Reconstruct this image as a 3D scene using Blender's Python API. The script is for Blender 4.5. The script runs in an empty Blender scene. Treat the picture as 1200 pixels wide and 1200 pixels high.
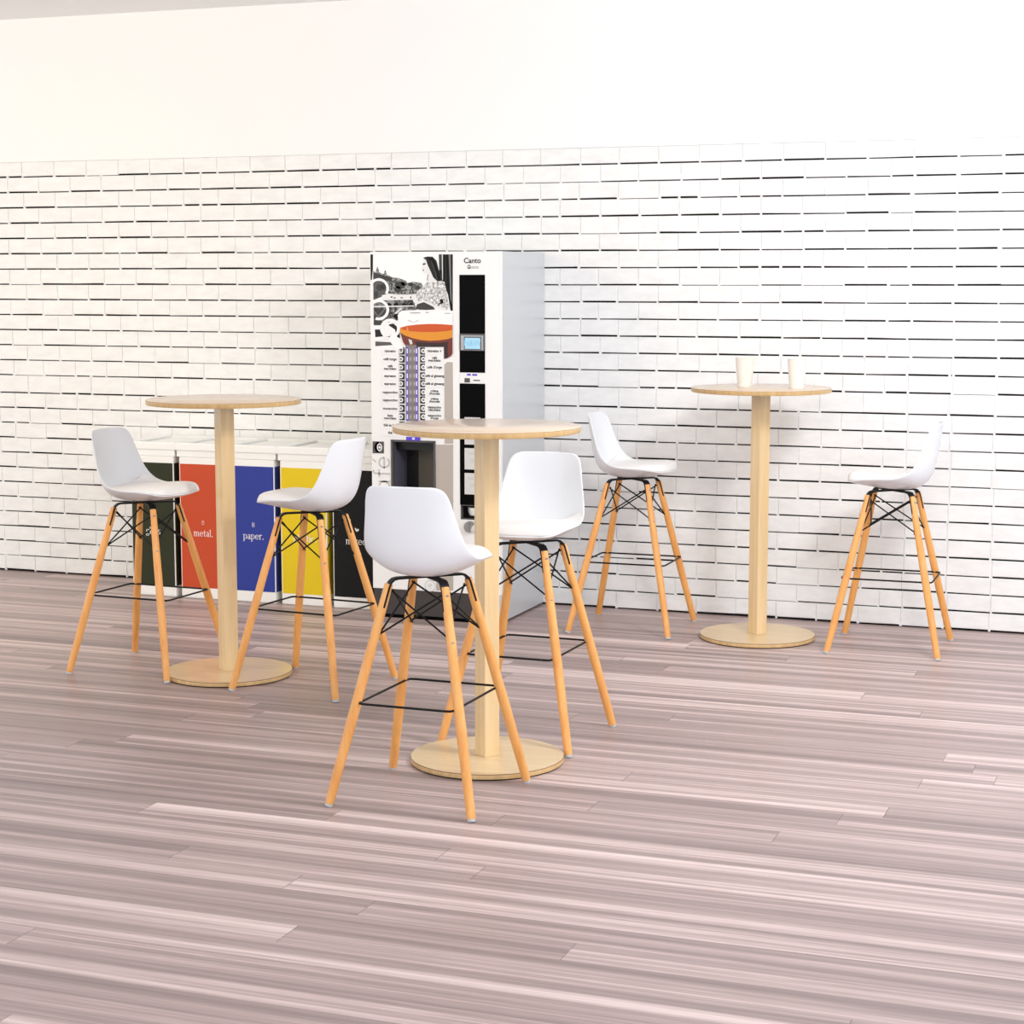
import bpy, math, random
from mathutils import Vector, Matrix
random.seed(11)
S = bpy.context.scene
COL = S.collection
PI = math.pi

# ------------------------------------------------------------------ materials
def lin(c):
    return tuple(((v / 255) / 12.92 if v / 255 <= .04045 else ((v / 255 + .055) / 1.055) ** 2.4) for v in c) + (1,)

def mat(name, rgb, rough=.5, metal=0, coat=0, spec=.5, emit=None, estr=1):
    m = bpy.data.materials.new(name); m.use_nodes = True
    b = m.node_tree.nodes['Principled BSDF']
    b.inputs['Base Color'].default_value = lin(rgb)
    b.inputs['Roughness'].default_value = rough
    b.inputs['Metallic'].default_value = metal
    b.inputs['Coat Weight'].default_value = coat
    b.inputs['Coat Roughness'].default_value = .15
    b.inputs['Specular IOR Level'].default_value = spec
    if emit:
        b.inputs['Emission Color'].default_value = lin(emit)
        b.inputs['Emission Strength'].default_value = estr
    return m

class NT:
    def __init__(s, m):
        s.t = m.node_tree; s.b = s.t.nodes['Principled BSDF']
    def n(s, kind, **kw):
        nd = s.t.nodes.new(kind)
        for k, v in kw.items(): setattr(nd, k, v)
        return nd
    def l(s, a, b): s.t.links.new(a, b)
    def math(s, op, a, b=None, c=None):
        nd = s.n('ShaderNodeMath', operation=op)
        for i, v in enumerate((a, b, c)):
            if v is None: continue
            if isinstance(v, (int, float)): nd.inputs[i].default_value = v
            else: s.l(v, nd.inputs[i])
        return nd.outputs[0]
    def noise(s, vec, scale, detail=3, rough=.55):
        nd = s.n('ShaderNodeTexNoise'); nd.inputs['Scale'].default_value = scale
        nd.inputs['Detail'].default_value = detail; nd.inputs['Roughness'].default_value = rough
        s.l(vec, nd.inputs['Vector']); return nd.outputs[0]
    def map(s, vec, sc, loc=(0, 0, 0)):
        nd = s.n('ShaderNodeMapping'); nd.inputs['Scale'].default_value = sc; nd.inputs['Location'].default_value = loc
        s.l(vec, nd.inputs['Vector']); return nd.outputs[0]
    def ramp(s, fac, stops):
        nd = s.n('ShaderNodeValToRGB'); e = nd.color_ramp.elements
        while len(e) < len(stops): e.new(.5)
        for x, (p, c) in zip(e, stops): x.position = p; x.color = lin(c)
        s.l(fac, nd.inputs[0]); return nd.outputs[0]
    def bump(s, h, strength=.2, dist=.002):
        nd = s.n('ShaderNodeBump'); nd.inputs['Strength'].default_value = strength; nd.inputs['Distance'].default_value = dist
        s.l(h, nd.inputs['Height']); s.l(nd.outputs[0], s.b.inputs['Normal'])

def wood(name, c1, c2, scale, rough=.4, coat=0, stops=(.3, .7), bumpy=True):
    m = mat(name, c1, rough, coat=coat); t = NT(m)
    o = t.n('ShaderNodeTexCoord').outputs['Object']
    f = t.noise(t.map(o, scale), 1, 4, .6)
    t.l(t.ramp(f, [(stops[0], c1), (stops[1], c2)]), t.b.inputs['Base Color'])
    if bumpy: t.bump(f, .05, .001)
    return m

def floor_material():
    m = mat('striped_plank_floor', (180, 158, 155), .42, spec=.35); t = NT(m)
    pos = t.n('ShaderNodeNewGeometry').outputs['Position']
    sep = t.n('ShaderNodeSeparateXYZ'); t.l(pos, sep.inputs[0])
    W, LEN = .118, 2.6
    row = t.math('FLOOR', t.math('DIVIDE', sep.outputs[1], W))
    wn = t.n('ShaderNodeTexWhiteNoise', noise_dimensions='1D'); t.l(row, wn.inputs['W'])
    xs = t.math('ADD', t.math('DIVIDE', sep.outputs[0], LEN), t.math('MULTIPLY', wn.outputs[0], 7.3))
    idx = t.math('FLOOR', xs)
    comb = t.n('ShaderNodeCombineXYZ'); t.l(row, comb.inputs[0]); t.l(idx, comb.inputs[1])
    wn2 = t.n('ShaderNodeTexWhiteNoise', noise_dimensions='2D'); t.l(comb.outputs[0], wn2.inputs['Vector'])
    # streaks that run along each plank; the plank index shifts them so they break at its ends
    off = t.n('ShaderNodeCombineXYZ')
    t.l(t.math('MULTIPLY', wn2.outputs[0], 40), off.inputs[0]); t.l(t.math('MULTIPLY', wn2.outputs[0], 1.3), off.inputs[1])
    add = t.n('ShaderNodeVectorMath', operation='ADD'); t.l(pos, add.inputs[0]); t.l(off.outputs[0], add.inputs[1])
    broad = t.noise(t.map(add.outputs[0], (.16, 15, 1)), 1, 2, .5)
    fine = t.noise(t.map(add.outputs[0], (.5, 70, 1)), 1, 4, .7)
    hair = t.noise(t.map(add.outputs[0], (5, 330, 1)), 1, 2, .6)
    v = t.math('ADD', t.math('MULTIPLY', broad, .50), t.math('MULTIPLY', fine, .34))
    v = t.math('ADD', v, t.math('MULTIPLY', hair, .16))
    v = t.math('ADD', v, t.math('MULTIPLY', t.math('SUBTRACT', wn2.outputs[0], .5), .10))
    c = t.ramp(v, [(.34, (134, 119, 117)), (.45, (163, 145, 142)), (.52, (184, 163, 160)), (.59, (213, 193, 189)), (.68, (241, 222, 218))])
    # fine seams
    fy = t.math('FRACT', t.math('DIVIDE', sep.outputs[1], W)); fx = t.math('FRACT', xs)
    seam = t.math('MAXIMUM', t.math('LESS_THAN', fy, .010), t.math('LESS_THAN', fx, .0012))
    mix = t.n('ShaderNodeMix', data_type='RGBA'); mix.inputs['B'].default_value = lin((112, 98, 97))
    t.l(t.math('MULTIPLY', seam, .6), mix.inputs['Factor']); t.l(c, mix.inputs['A'])
    t.l(mix.outputs['Result'], t.b.inputs['Base Color'])
    t.bump(v, .06, .001)
    return m

def brick_material():
    m = mat('white_painted_brick', (243, 243, 242), .55, spec=.3); t = NT(m)
    o = t.n('ShaderNodeTexCoord').outputs['Object']
    f = t.noise(t.map(o, (9, 9, 22)), 1, 5, .65)
    t.l(t.ramp(f, [(.3, (236, 236, 235)), (.6, (246, 246, 245))]), t.b.inputs['Base Color'])
    t.bump(t.noise(o, 160, 4, .7), .25, .0015)
    return m

M = {}
M['brick'] = brick_material()
M['gap'] = mat('dark_mortar_gap', (38, 38, 39), .9, spec=.05)
M['floor'] = floor_material()
M['plaster'] = mat('white_plaster', (248, 248, 247), .7, spec=.2)
M['shell'] = mat('white_moulded_plastic', (236, 238, 242), .28, spec=.45)
M['cushion'] = mat('white_leatherette', (247, 246, 245), .42, spec=.4)
M['leg'] = wood('honey_beech', (228, 154, 78), (243, 180, 106), (34, 34, 5), .38)
M['black'] = mat('black_steel', (9, 8, 10), .45, spec=.25)
M['steel'] = mat('steel_bolt', (170, 170, 172), .3, metal=1)
M['glide'] = mat('grey_foot_glide', (190, 195, 198), .5)
M['birch_top'] = wood('birch_laminate', (216, 192, 166), (224, 202, 178), (2, 26, 26), .15, bumpy=False)
M['birch'] = wood('birch_base', (222, 194, 148), (232, 206, 164), (3, 34, 34), .3, coat=.15)
M['birch_edge'] = wood('birch_edge', (196, 158, 104), (216, 182, 130), (60, 60, 4), .35)
M['birch_post'] = wood('birch_post', (226, 193, 141), (238, 210, 164), (46, 46, 2.5), .3, coat=.1)
M['line'] = mat('dark_edge_line', (134, 98, 62), .5)
M['paper_cup'] = mat('white_paper_cup', (238, 233, 223), .55)
M['bin_white'] = mat('white_bin_plastic', (246, 246, 243), .4)
M['white'] = mat('white_enamel', (244, 244, 243), .3)
M['silver'] = mat('light_grey_enamel', (203, 207, 211), .26, spec=.6)
M['kick'] = mat('dark_kick_plate', (62, 57, 56), .5)
M['frame'] = mat('grey_niche_frame', (84, 80, 82), .45)
M['niche'] = mat('niche_lining', (92, 90, 104), .4)
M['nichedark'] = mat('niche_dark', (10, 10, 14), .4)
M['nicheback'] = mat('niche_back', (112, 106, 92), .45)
M['gloss'] = mat('black_glass', (3, 3, 4), .35, spec=.06)
M['screen'] = mat('lit_screen', (150, 200, 225), .3, emit=(190, 222, 236), estr=.2)
M['screentxt'] = mat('screen_lettering', (120, 170, 205), .4, emit=(128, 182, 214), estr=.3)
M['led'] = mat('violet_indicator', (70, 50, 170), .4, emit=(86, 62, 190), estr=.35)
M['ledw'] = mat('lilac_indicator', (200, 196, 225), .4, emit=(205, 200, 232), estr=.35)
M['taupe'] = mat('taupe_panel', (186, 177, 168), .35)
M['strip'] = mat('grey_button_strip', (132, 125, 121), .4)
M['card'] = mat('grey_info_card', (214, 214, 213), .5)
M['ink'] = mat('black_ink', (22, 22, 22), .5)
M['greyink'] = mat('grey_ink', (150, 149, 147), .5)
M['paleink'] = mat('pale_grey_ink', (196, 197, 194), .5)
M['letter'] = mat('white_lettering', (246, 242, 240), .5)
BINCOL = dict(green=(49, 53, 35), orange=(200, 80, 48), blue=(52, 66, 152), yellow=(230, 200, 36), black=(20, 20, 21))
for k, v in BINCOL.items(): M[k] = mat('bin_sheet_' + k, v, .5, spec=.2)
for g in (20, 45, 70, 95, 120, 150, 185, 215, 235, 250): M['g%d' % g] = mat('print_grey_%d' % g, (g, g, g), .4, spec=.15)
def mottled(name, a, b, sc):
    m = mat(name, a, .4, spec=.15); t = NT(m)
    t.l(t.ramp(t.noise(t.n('ShaderNodeTexCoord').outputs['Object'], sc, 3, .7), [(.42, a), (.58, b)]), t.b.inputs['Base Color']); return m
M['foliage'] = mottled('print_foliage', (58, 60, 58), (168, 171, 168), 120)
M['blouse'] = mottled('print_blouse', (150, 150, 150), (242, 242, 242), 95)
M['ripple'] = mottled('print_river', (60, 60, 60), (150, 150, 150), 60)
M['coffee_hi'] = mat('print_amber', (226, 146, 30), .35)
M['coffee'] = mat('print_orange', (206, 80, 12), .35)
M['coffee_dk'] = mat('print_brown', (112, 40, 24), .35)
M['coffee_bk'] = mat('print_dark_brown', (42, 18, 16), .35)

# ------------------------------------------------------------------ mesh helpers
class MB:
    """collects faces, then links them as ONE mesh object"""
    def __init__(s): s.v = []; s.f = []; s.m = []; s.mats = []
    def mi(s, key):
        if key not in s.mats: s.mats.append(key)
        return s.mats.index(key)
    def add(s, verts, faces, key):
        o = len(s.v); s.v += [tuple(p) for p in verts]; k = s.mi(key)
        for f in faces: s.f.append(tuple(i + o for i in f)); s.m.append(k)
    def box(s, x0, x1, y0, y1, z0, z1, key):
        v = [(x, y, z) for x in (x0, x1) for y in (y0, y1) for z in (z0, z1)]
        s.add(v, [(0, 1, 3, 2), (4, 6, 7, 5), (0, 4, 5, 1), (2, 3, 7, 6), (0, 2, 6, 4), (1, 5, 7, 3)], key)
    def tube(s, pts, rad, key, n=12, caps=True):
        pts = [Vector(p) for p in pts]
        if not isinstance(rad, (list, tuple)): rad = [rad] * len(pts)
        rings = []; prev = None
        for i, p in enumerate(pts):
            d = (pts[min(i + 1, len(pts) - 1)] - pts[max(i - 1, 0)]).normalized()
            if prev is None:
                a = Vector((0, 0, 1)) if abs(d.z) < .9 else Vector((1, 0, 0))
                u = d.cross(a).normalized()
            else: u = (prev - d * prev.dot(d)).normalized()
            prev = u; w = d.cross(u)
            rings.append([p + (u * math.cos(t) + w * math.sin(t)) * rad[i] for t in [2 * PI * k / n for k in range(n)]])
        v = [q for r in rings for q in r]; f = []
        for i in range(len(rings) - 1):
            for k in range(n): f.append((i * n + k, i * n + (k + 1) % n, (i + 1) * n + (k + 1) % n, (i + 1) * n + k))
        if caps: f.append(tuple(range(n))[::-1]); f.append(tuple((len(rings) - 1) * n + k for k in range(n)))
        s.add(v, f, key)
    def closed_tube(s, pts, r, key, n=8):
        pts = [Vector(p) for p in pts]; N = len(pts); v = []; f = []
        for i, p in enumerate(pts):
            d = ((pts[(i + 1) % N] - p).normalized() + (p - pts[i - 1]).normalized()).normalized()
            u = Vector((0, 0, 1)); w = d.cross(u).normalized()
            v += [p + (u * math.cos(t) + w * math.sin(t)) * r for t in [2 * PI * k / n for k in range(n)]]
        for i in range(N):
            j = (i + 1) % N
            for k in range(n): f.append((i * n + k, i * n + (k + 1) % n, j * n + (k + 1) % n, j * n + k))
        s.add(v, f, key)
    def lathe(s, prof, keys, n=64, c=(0, 0)):
        """prof: list of (r, z); keys: a material key or one per segment"""
        v = []; N = len(prof)
        for r, z in prof:
            v += [(c[0] + r * math.cos(2 * PI * k / n), c[1] + r * math.sin(2 * PI * k / n), z) for k in range(n)]
        for i in range(N - 1):
            key = keys if isinstance(keys, str) else keys[i]
            f = [(i * n + k, i * n + (k + 1) % n, (i + 1) * n + (k + 1) % n, (i + 1) * n + k) for k in range(n)]
            o = len(s.v) if i == 0 else o
            if i == 0: s.v += v
            kk = s.mi(key)
            for q in f: s.f.append(tuple(a + o for a in q)); s.m.append(kk)
        if prof[0][0] > 1e-4: s.f.append(tuple(o + k for k in range(n))[::-1]); s.m.append(s.mi(keys if isinstance(keys, str) else keys[0]))
        if prof[-1][0] > 1e-4: s.f.append(tuple(o + (N - 1) * n + k for k in range(n))); s.m.append(s.mi(keys if isinstance(keys, str) else keys[-1]))
    def build(s, name, parent=None, smooth=False, angle=40, bevel=0, loc=None):
        me = bpy.data.meshes.new(name); me.from_pydata(s.v, [], s.f); me.update()
        for k in s.mats: me.materials.append(M[k])
        me.polygons.foreach_set('material_index', s.m)
        if smooth: me.polygons.foreach_set('use_smooth', [True] * len(me.polygons))
        o = bpy.data.objects.new(name, me); COL.objects.link(o)
        if parent: o.parent = parent
        if loc: o.location = loc
        if bevel:
            b = o.modifiers.new('Bevel', 'BEVEL'); b.width = bevel; b.segments = 2; b.limit_method = 'ANGLE'; b.angle_limit = math.radians(35)
        if smooth:
            me.set_sharp_from_angle(angle=math.radians(angle))
        return o

def thing(name, loc, rz=0, label=None, cat=None, group=None):
    o = bpy.data.objects.new(name, None); COL.objects.link(o); o.empty_display_size = .1
    o.location = loc; o.rotation_euler = (0, 0, rz)
    tag(o, label, cat, group); return o
def tag(o, label=None, cat=None, group=None, kind=None):
    for k, v in (('label', label), ('category', cat), ('group', group), ('kind', kind)):
        if v: o[k] = v
    return o
def copy_tree(o, parent=None):
    c = o.copy(); COL.objects.link(c)
    if parent: c.parent = parent
    for ch in list(o.children): copy_tree(ch, c)
    return c

# ------------------------------------------------------------------ lettering
def font_text(body, size, thin=0):
    """built-in sans lettering as flat polygons: (verts2d, faces), centred on x, baseline 0"""
    cu = bpy.data.curves.new('t', 'FONT'); cu.body = body; cu.size = size; cu.align_x = 'CENTER'; cu.resolution_u = 3; cu.offset = thin
    ob = bpy.data.objects.new('t', cu); COL.objects.link(ob)
    bpy.context.view_layer.update()
    dg = bpy.context.evaluated_depsgraph_get(); me = ob.evaluated_get(dg).to_mesh()
    v = [(p.co.x, p.co.y) for p in me.vertices]; f = [tuple(p.vertices) for p in me.polygons]
    ob.evaluated_get(dg).to_mesh_clear(); bpy.data.objects.remove(ob); bpy.data.curves.remove(cu)
    return v, f

def band(cx, cy, rx, ry, a0=0, a1=360, tv=.17, th=.07, n=28):
    """an oval stroke, thick at its sides and thin at top and bottom"""
    v = []; f = []
    for i in range(n + 1):
        a = math.radians(a0 + (a1 - a0) * i / n); c, s = math.cos(a), math.sin(a)
        v += [(cx + rx * c, cy + ry * s), (cx + (rx - tv) * c, cy + (ry - th) * s)]
    for i in range(n): f.append((2 * i, 2 * i + 1, 2 * i + 3, 2 * i + 2))
    return v, f
def rect2(x0, y0, x1, y1): return [(x0, y0), (x1, y0), (x1, y1), (x0, y1)], [(0, 1, 2, 3)]
def quad2(*p): return list(p), [tuple(range(len(p)))]
def serif_glyph(ch):
    T = .17
    stem = lambda x, y0, y1: rect2(x, y0, x + T, y1)
    foot = lambda x, y: rect2(x - .1, y, x + T + .1, y + .07)
    flag = lambda x, y: quad2((x, y), (x - .12, y - .08), (x - .12, y - .13), (x, y - .1))
    if ch == 'l': return [stem(.14, 0, 1.5), foot(.14, 0), flag(.14, 1.5)], .46
    if ch == 'i': return [stem(.14, 0, 1), foot(.14, 0), flag(.14, 1), band(.225, 1.33, .11, .11, tv=.11, th=.11)], .46
    if ch == 't': return [stem(.18, .15, 1.3), band(.42, .2, .24, .2, 180, 330, T, .07), rect2(0, .92, .55, 1.0)], .6
    if ch == 'm': return [stem(.14, 0, 1), foot(.14, 0), flag(.14, 1), stem(.62, 0, .72), foot(.62, 0), stem(1.1, 0, .72), foot(1.1, 0),
                          band(.52, .68, .27, .32, 0, 150, T, .1), band(1.0, .68, .27, .32, 0, 150, T, .1)], 1.44
    if ch == 'r': return [stem(.14, 0, 1), foot(.14, 0), flag(.14, 1), band(.55, .68, .26, .32, 50, 150, .12, .12)], .74
    if ch == 'a': return [stem(.5, .12, .7), band(.38, .68, .29, .32, 0, 155, T, .08), band(.38, .28, .30, .28, 60, 330, T, .07), rect2(.56, 0, .78, .1)], .8
    if ch == 'e': return [band(.46, .5, .42, .5, 5, 325, T, .07), rect2(.1, .5, .86, .58)], .92
    if ch == 'c': return [band(.46, .5, .42, .5, 45, 320, T, .07)], .86
    if ch == 's': return [band(.36, .74, .28, .26, 30, 265, .14, .08), band(.36, .25, .30, .25, -150, 95, .14, .08)], .72
    if ch == 'p': return [stem(.14, -.48, 1), foot(.14, -.48), flag(.14, 1), band(.5, .5, .42, .5, -140, 140, T, .07)], 1.0
    if ch == 'd': return [stem(.68, 0, 1.5), flag(.68, 1.5), foot(.7, 0), band(.48, .5, .42, .5, 40, 320, T, .07)], 1.02
    if ch == 'x': return [quad2((.02, 1), (.24, 1), (.78, 0), (.56, 0)), quad2((.66, 1), (.74, 1), (.14, 0), (.06, 0)), rect2(-.04, .93, .34, 1), rect2(.5, .93, .84, 1), rect2(-.04, 0, .3, .07), rect2(.46, 0, .86, .07)], .86
    if ch == 'g': return [band(.42, .66, .33, .34, 0, 360, T, .07), band(.42, -.18, .4, .24, 0, 360, .14, .08), quad2((.2, .38), (.3, .4), (.3, .02), (.2, .06)), rect2(.62, .9, .86, .99)], .9
    if ch == '.': return [band(.2, .11, .12, .12, tv=.12, th=.12)], .4
    return [], .4
def serif_text(word, xh):
    v = []; f = []; x = 0
    for ch in word:
        parts, adv = serif_glyph(ch)
        for pv, pf in parts:
            o = len(v); v += [((p[0] + x), p[1]) for p in pv]; f += [tuple(i + o for i in q) for q in pf]
        x += adv
    return [((p[0] - x / 2) * xh, p[1] * xh) for p in v], f

def cafe_strokes(h, w):
    """the word in thin round strokes, x-height h, stroke w, starting at x 0"""
    P = []
    arc = lambda cx, a0, a1: band(cx, h / 2, h * .46, h / 2, a0, a1, w, w)
    P.append(arc(.5 * h, 45, 315)); P += [arc(1.6 * h, 0, 360), rect2(2.06 * h - w, 0, 2.06 * h, h)]
    P += [rect2(2.55 * h, 0, 2.55 * h + w, 1.25 * h), band(2.8 * h, 1.25 * h, .25 * h, .25 * h, 60, 180, w, w), rect2(2.35 * h, h - w, 2.95 * h, h)]
    P += [arc(3.5 * h, 0, 320), rect2(3.06 * h, h / 2 - w / 2, 3.94 * h, h / 2 + w / 2), quad2((3.45 * h, 1.2 * h), (3.45 * h + w, 1.18 * h), (3.8 * h, 1.5 * h), (3.72 * h, 1.55 * h))]
    v = []; f = []
    for pv, pf in P:
        o = len(v); v += pv; f += [tuple(i + o for i in q) for q in pf]
    return v, f
def put_flat(mb, vf, cx, cz, y, key, rot=0):
    """lay flat artwork on a front facing panel (plane y)"""
    c, s = math.cos(rot), math.sin(rot)
    mb.add([(cx + px * c - pz * s, y, cz + px * s + pz * c) for px, pz in vf[0]], vf[1], key)

# ------------------------------------------------------------------ the setting
X0, X1, YF, CEIL = -9.0, 3.0, -9.8, 2.9
COURSE = .0797
def build_brick_wall():
    mb = MB(); top = 2.1715
    zs = [.0035 + COURSE * k for k in range(13)]          # bed joints; one deeper course half way up
    zs += [zs[-1] + .0946 + COURSE * k for k in range(60)]
    zs = [z for z in zs if z < top + .02]
    joints = []
    for k in range(len(zs)):
        x = X0 - .3 + (k % 2) * .096; js = []
        while x < X1:
            js.append(x + random.uniform(-.006, .006)); x += .192
            if k % 2 == 1 and abs(x + 1.226) < .097: x -= .09
        joints.append(js)
    prev = None
    for k in range(len(zs) - 1):
        z0, z1 = zs[k], zs[k + 1]
        js = joints[k]; seg = {}
        for a, b in zip(js, js[1:]):
            a2, b2 = max(a, X0), min(b, X1)
            if b2 - a2 < .02: continue
            r = random.random()
            g = .0028 if r < .06 else random.uniform(.0054, .0086)
            gl, gr = g * random.uniform(.75, 1.2), g * random.uniform(.75, 1.2)
            y = random.uniform(0, .0012); e = .0022
            tl, tr = z1 - random.uniform(.0, .0008), z1 - random.uniform(.0, .0008)
            xa, xb = a2 + random.uniform(.0006, .0018), b2 - random.uniform(.0006, .0018)
            F = [(xa + e, y, z0 + gl + e), (xb - e, y, z0 + gr + e), (xb - e, y, tr - e), (xa + e, y, tl - e)]
            B = [(xa, y + e, z0 + gl), (xb, y + e, z0 + gr), (xb, y + e, tr), (xa, y + e, tl)]
            D = [(p[0], .02, p[2]) for p in B]
            mb.add(F + B + D, [(0, 1, 2, 3)] + [(i + 4, (i + 1) % 4 + 4, (i + 1) % 4, i) for i in range(4)] + [(i + 8, (i + 1) % 4 + 8, (i + 1) % 4 + 4, i + 4) for i in range(4)], 'brick')
        # paint filling the upright joints and bridging the bed joint below them
        mb.box(X0, X1, .0058, .012, z0 + .0086, z1, 'brick')
        for j in js:
            if X0 < j < X1 and random.random() < .92:
                w = random.uniform(.003, .0065); s = random.uniform(-.004, .004)
                mb.box(j + s - w, j + s + w, .0012, .012, z0 - .001, z0 + .011, 'brick')
        if k:
            for j in joints[k - 1]:
                if X0 < j < X1 and random.random() < .10:
                    w = random.uniform(.003, .008); mb.box(j - w, j + w, .0016, .012, z0 - .001, z0 + .011, 'brick')
    mb.add([(X0, .012, 0), (X1, .012, 0), (X1, .012, zs[-1]), (X0, .012, zs[-1])], [(0, 1, 2, 3)], 'gap')
    mb.box(X0, X1, .02, .2, 0, zs[-1], 'plaster')
    o = mb.build('wall_back'); tag(o, kind='structure')
    return zs[-1]
TOPZ = build_brick_wall()
mb = MB(); mb.box(X0, X1, -.004, .2, TOPZ, CEIL, 'plaster'); tag(mb.build('trim_1'), kind='structure')
mb = MB(); mb.box(X0, X1, YF, .2, -.1, 0, 'floor'); tag(mb.build('floor'), kind='structure')
mb = MB(); mb.box(X0, X1, YF, .2, CEIL, CEIL + .1, 'plaster'); tag(mb.build('ceiling'), kind='structure')

# ------------------------------------------------------------------ bar stool (faces +x)
FOOT, TOPH, ZT = .231, .091, .66
def leg_at(z): return FOOT + (TOPH - FOOT) * z / ZT
ROWS = [  # centre x, centre z, edge x, edge z, half width : from the front lip up to the top of the back
 (.188, .7190, .176, .7200, .095), (.183, .7160, .171, .7200, .126), (.168, .7100, .158, .7220, .147), (.130, .7005, .130, .7290, .160),
 (.080, .6925, .085, .7355, .169), (.020, .6865, .030, .7380, .175), (-.040, .6845, -.015, .7400, .178), (-.090, .6895, -.050, .7470, .177),
 (-.125, .7035, -.080, .7620, .173), (-.148, .7270, -.102, .7870, .166), (-.163, .7600, -.118, .8180, .158), (-.173, .8000, -.130, .8520, .150),
 (-.180, .8450, -.140, .8850, .143), (-.186, .8900, -.149, .9100, .139), (-.191, .9250, -.157, .9330, .133), (-.194, .9470, -.165, .9500, .126),
 (-.196, .9600, -.173, .9610, .113), (-.197, .9668, -.181, .9662, .092)]
NU = 16
def row_pt(r, u, lift=0):
    xc, zc, xe, ze, hw = r; k = abs(u) ** 2.4
    return (xc + (xe - xc) * k, hw * u, zc + (ze - zc) * k + lift)
def make_stool():
    root = thing('bar_stool', (0, 0, 0))
    s = MB(); v = []; f = []
    for r in ROWS: v += [row_pt(r, -1 + 2 * i / NU) for i in range(NU + 1)]
    W = NU + 1
    for a in range(len(ROWS) - 1):
        for i in range(NU): f.append((a * W + i, a * W + i + 1, (a + 1) * W + i + 1, (a + 1) * W + i))
    s.add(v, f, 'shell'); o = s.build('seat_shell', root, True, 180)
    m = o.modifiers.new('Solidify', 'SOLIDIFY'); m.thickness = .007; m.offset = 0
    m = o.modifiers.new('Subsurf', 'SUBSURF'); m.levels = m.render_levels = 2
    # upholstered pad lying in the shell
    s = MB(); v = []; f = []
    CR = ROWS[0:10]; n = len(CR)
    CT = [.724, .745, .755, .758, .755, .750, .7455, .744, .744, .746]
    def cpt(a, u, top):
        r = CR[a]; q = .975 if a < n - 1 else .93
        x, y, z = row_pt(r, u * q, .0036)
        if top:
            e = max(0, 1 - abs(u) ** 6) ** .5
            z = max(z + .001, z + (CT[a] - z) * e) if 0 < a < n - 1 else z + .0005
            if a >= n - 2: x += .010 * e
        return (x, y, z)
    for top in (1, 0):
        for a in range(n): v += [cpt(a, -1 + 2 * i / NU, top) for i in range(W)]
    B = n * W
    for a in range(n - 1):
        for i in range(NU):
            q = (a * W + i, a * W + i + 1, (a + 1) * W + i + 1, (a + 1) * W + i)
            f.append(q); f.append(tuple(B + k for k in q[::-1]))
    for a in range(n - 1):
        f.append((a * W, (a + 1) * W, B + (a + 1) * W, B + a * W)); f.append((a * W + NU, B + a * W + NU, B + (a + 1) * W + NU, (a + 1) * W + NU))
    for i in range(NU):
        f.append((i + 1, i, B + i, B + i + 1)); k = (n - 1) * W; f.append((k + i, k + i + 1, B + k + i + 1, B + k + i))
    s.add(v, f, 'cushion'); o = s.build('seat_cushion', root, True, 180)
    m = o.modifiers.new('Subsurf', 'SUBSURF'); m.levels = m.render_levels = 1
    corners = [(1, 1), (1, -1), (-1, 1), (-1, -1)]
    for sx, sy in corners:
        P = lambda z: Vector((sx * leg_at(z), sy * leg_at(z), z))
        s = MB(); s.tube([P(.008), P(.03), P(.25), P(.45), P(ZT - .004), P(ZT)], [.0132, .0138, .0158, .0150, .0128, .0118], 'leg', 16)
        lg = s.build('leg', root, True)
        s = MB(); s.tube([P(0), P(.008)], [.0122, .0128], 'glide', 16); tag(s.build('foot_glide', lg, True), 'pale grey foot glide')
        d = Vector((sx, sy, 0)).normalized(); dn = Vector((sx * .21, sy * .21, 1)).normalized()
        out = (d - dn * d.dot(dn)).normalized()
        for zb in (.640, .506):
            s = MB(); c = P(zb); rr = .0137 if zb > .6 else .0146
            s.tube([c + out * (rr - .003), c + out * (rr + .0012), c + out * (rr + .0022)], [.0052, .0050, .0032], 'steel', 12)
            s.build('bolt', lg, True)
        # flat steel arm: from under the seat outwards, then down into the slot of the leg
        s = MB(); t = Vector((-sy, sx, 0)).normalized() * (.0136); path = []
        top = .6755; ax = (P(.595) - P(.68)).normalized()
        k = P(.68) * 1; k.z = top
        path = [Vector((0, 0, top)), d * (k.length * 0 + Vector((k.x, k.y, 0)).length - .022) + Vector((0, 0, top))]
        for j in (.35, .7, 1.0):
            a0 = path[1]; b0 = P(.652); mid = Vector((k.x, k.y, top + .001))
            path.append((1 - j) ** 2 * a0 + 2 * j * (1 - j) * mid + j * j * b0)
        path.append(P(.590)); vv = []; ff = []
        for i, p in enumerate(path):
            dd = (path[min(i + 1, len(path) - 1)] - path[max(i - 1, 0)]).normalized(); nn = dd.cross(t).normalized() * .003
            vv += [p + t + nn, p - t + nn, p - t - nn, p + t - nn]
        for i in range(len(path) - 1):
            for q in range(4): ff.append((i * 4 + q, i * 4 + (q + 1) % 4, i * 4 + 4 + (q + 1) % 4, i * 4 + 4 + q))
        ff += [(3, 2, 1, 0), tuple((len(path) - 1) * 4 + q for q in range(4))]
        s.add(vv, ff, 'black'); s.build('seat_bracket', root, True, 30)
    for (a, b) in (((1, 1), (1, -1)), ((1, -1), (-1, -1)), ((-1, -1), (-1, 1)), ((-1, 1), (1, 1))):
        s = MB()
        for (p, q), inn in (((a, b), .012), ((b, a), .005)):
            hu, hl = leg_at(.643) - .004, leg_at(.506) - .004
            A = Vector((p[0] * hu, p[1] * hu, .643)); Bp = Vector((q[0] * hl, q[1] * hl, .506))
            nrm = Vector(((a[0] + b[0]) / 2, (a[1] + b[1]) / 2, 0))
            A -= nrm * inn; Bp -= nrm * inn
            s.tube([A, Bp], .0029, 'black', 8)
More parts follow.
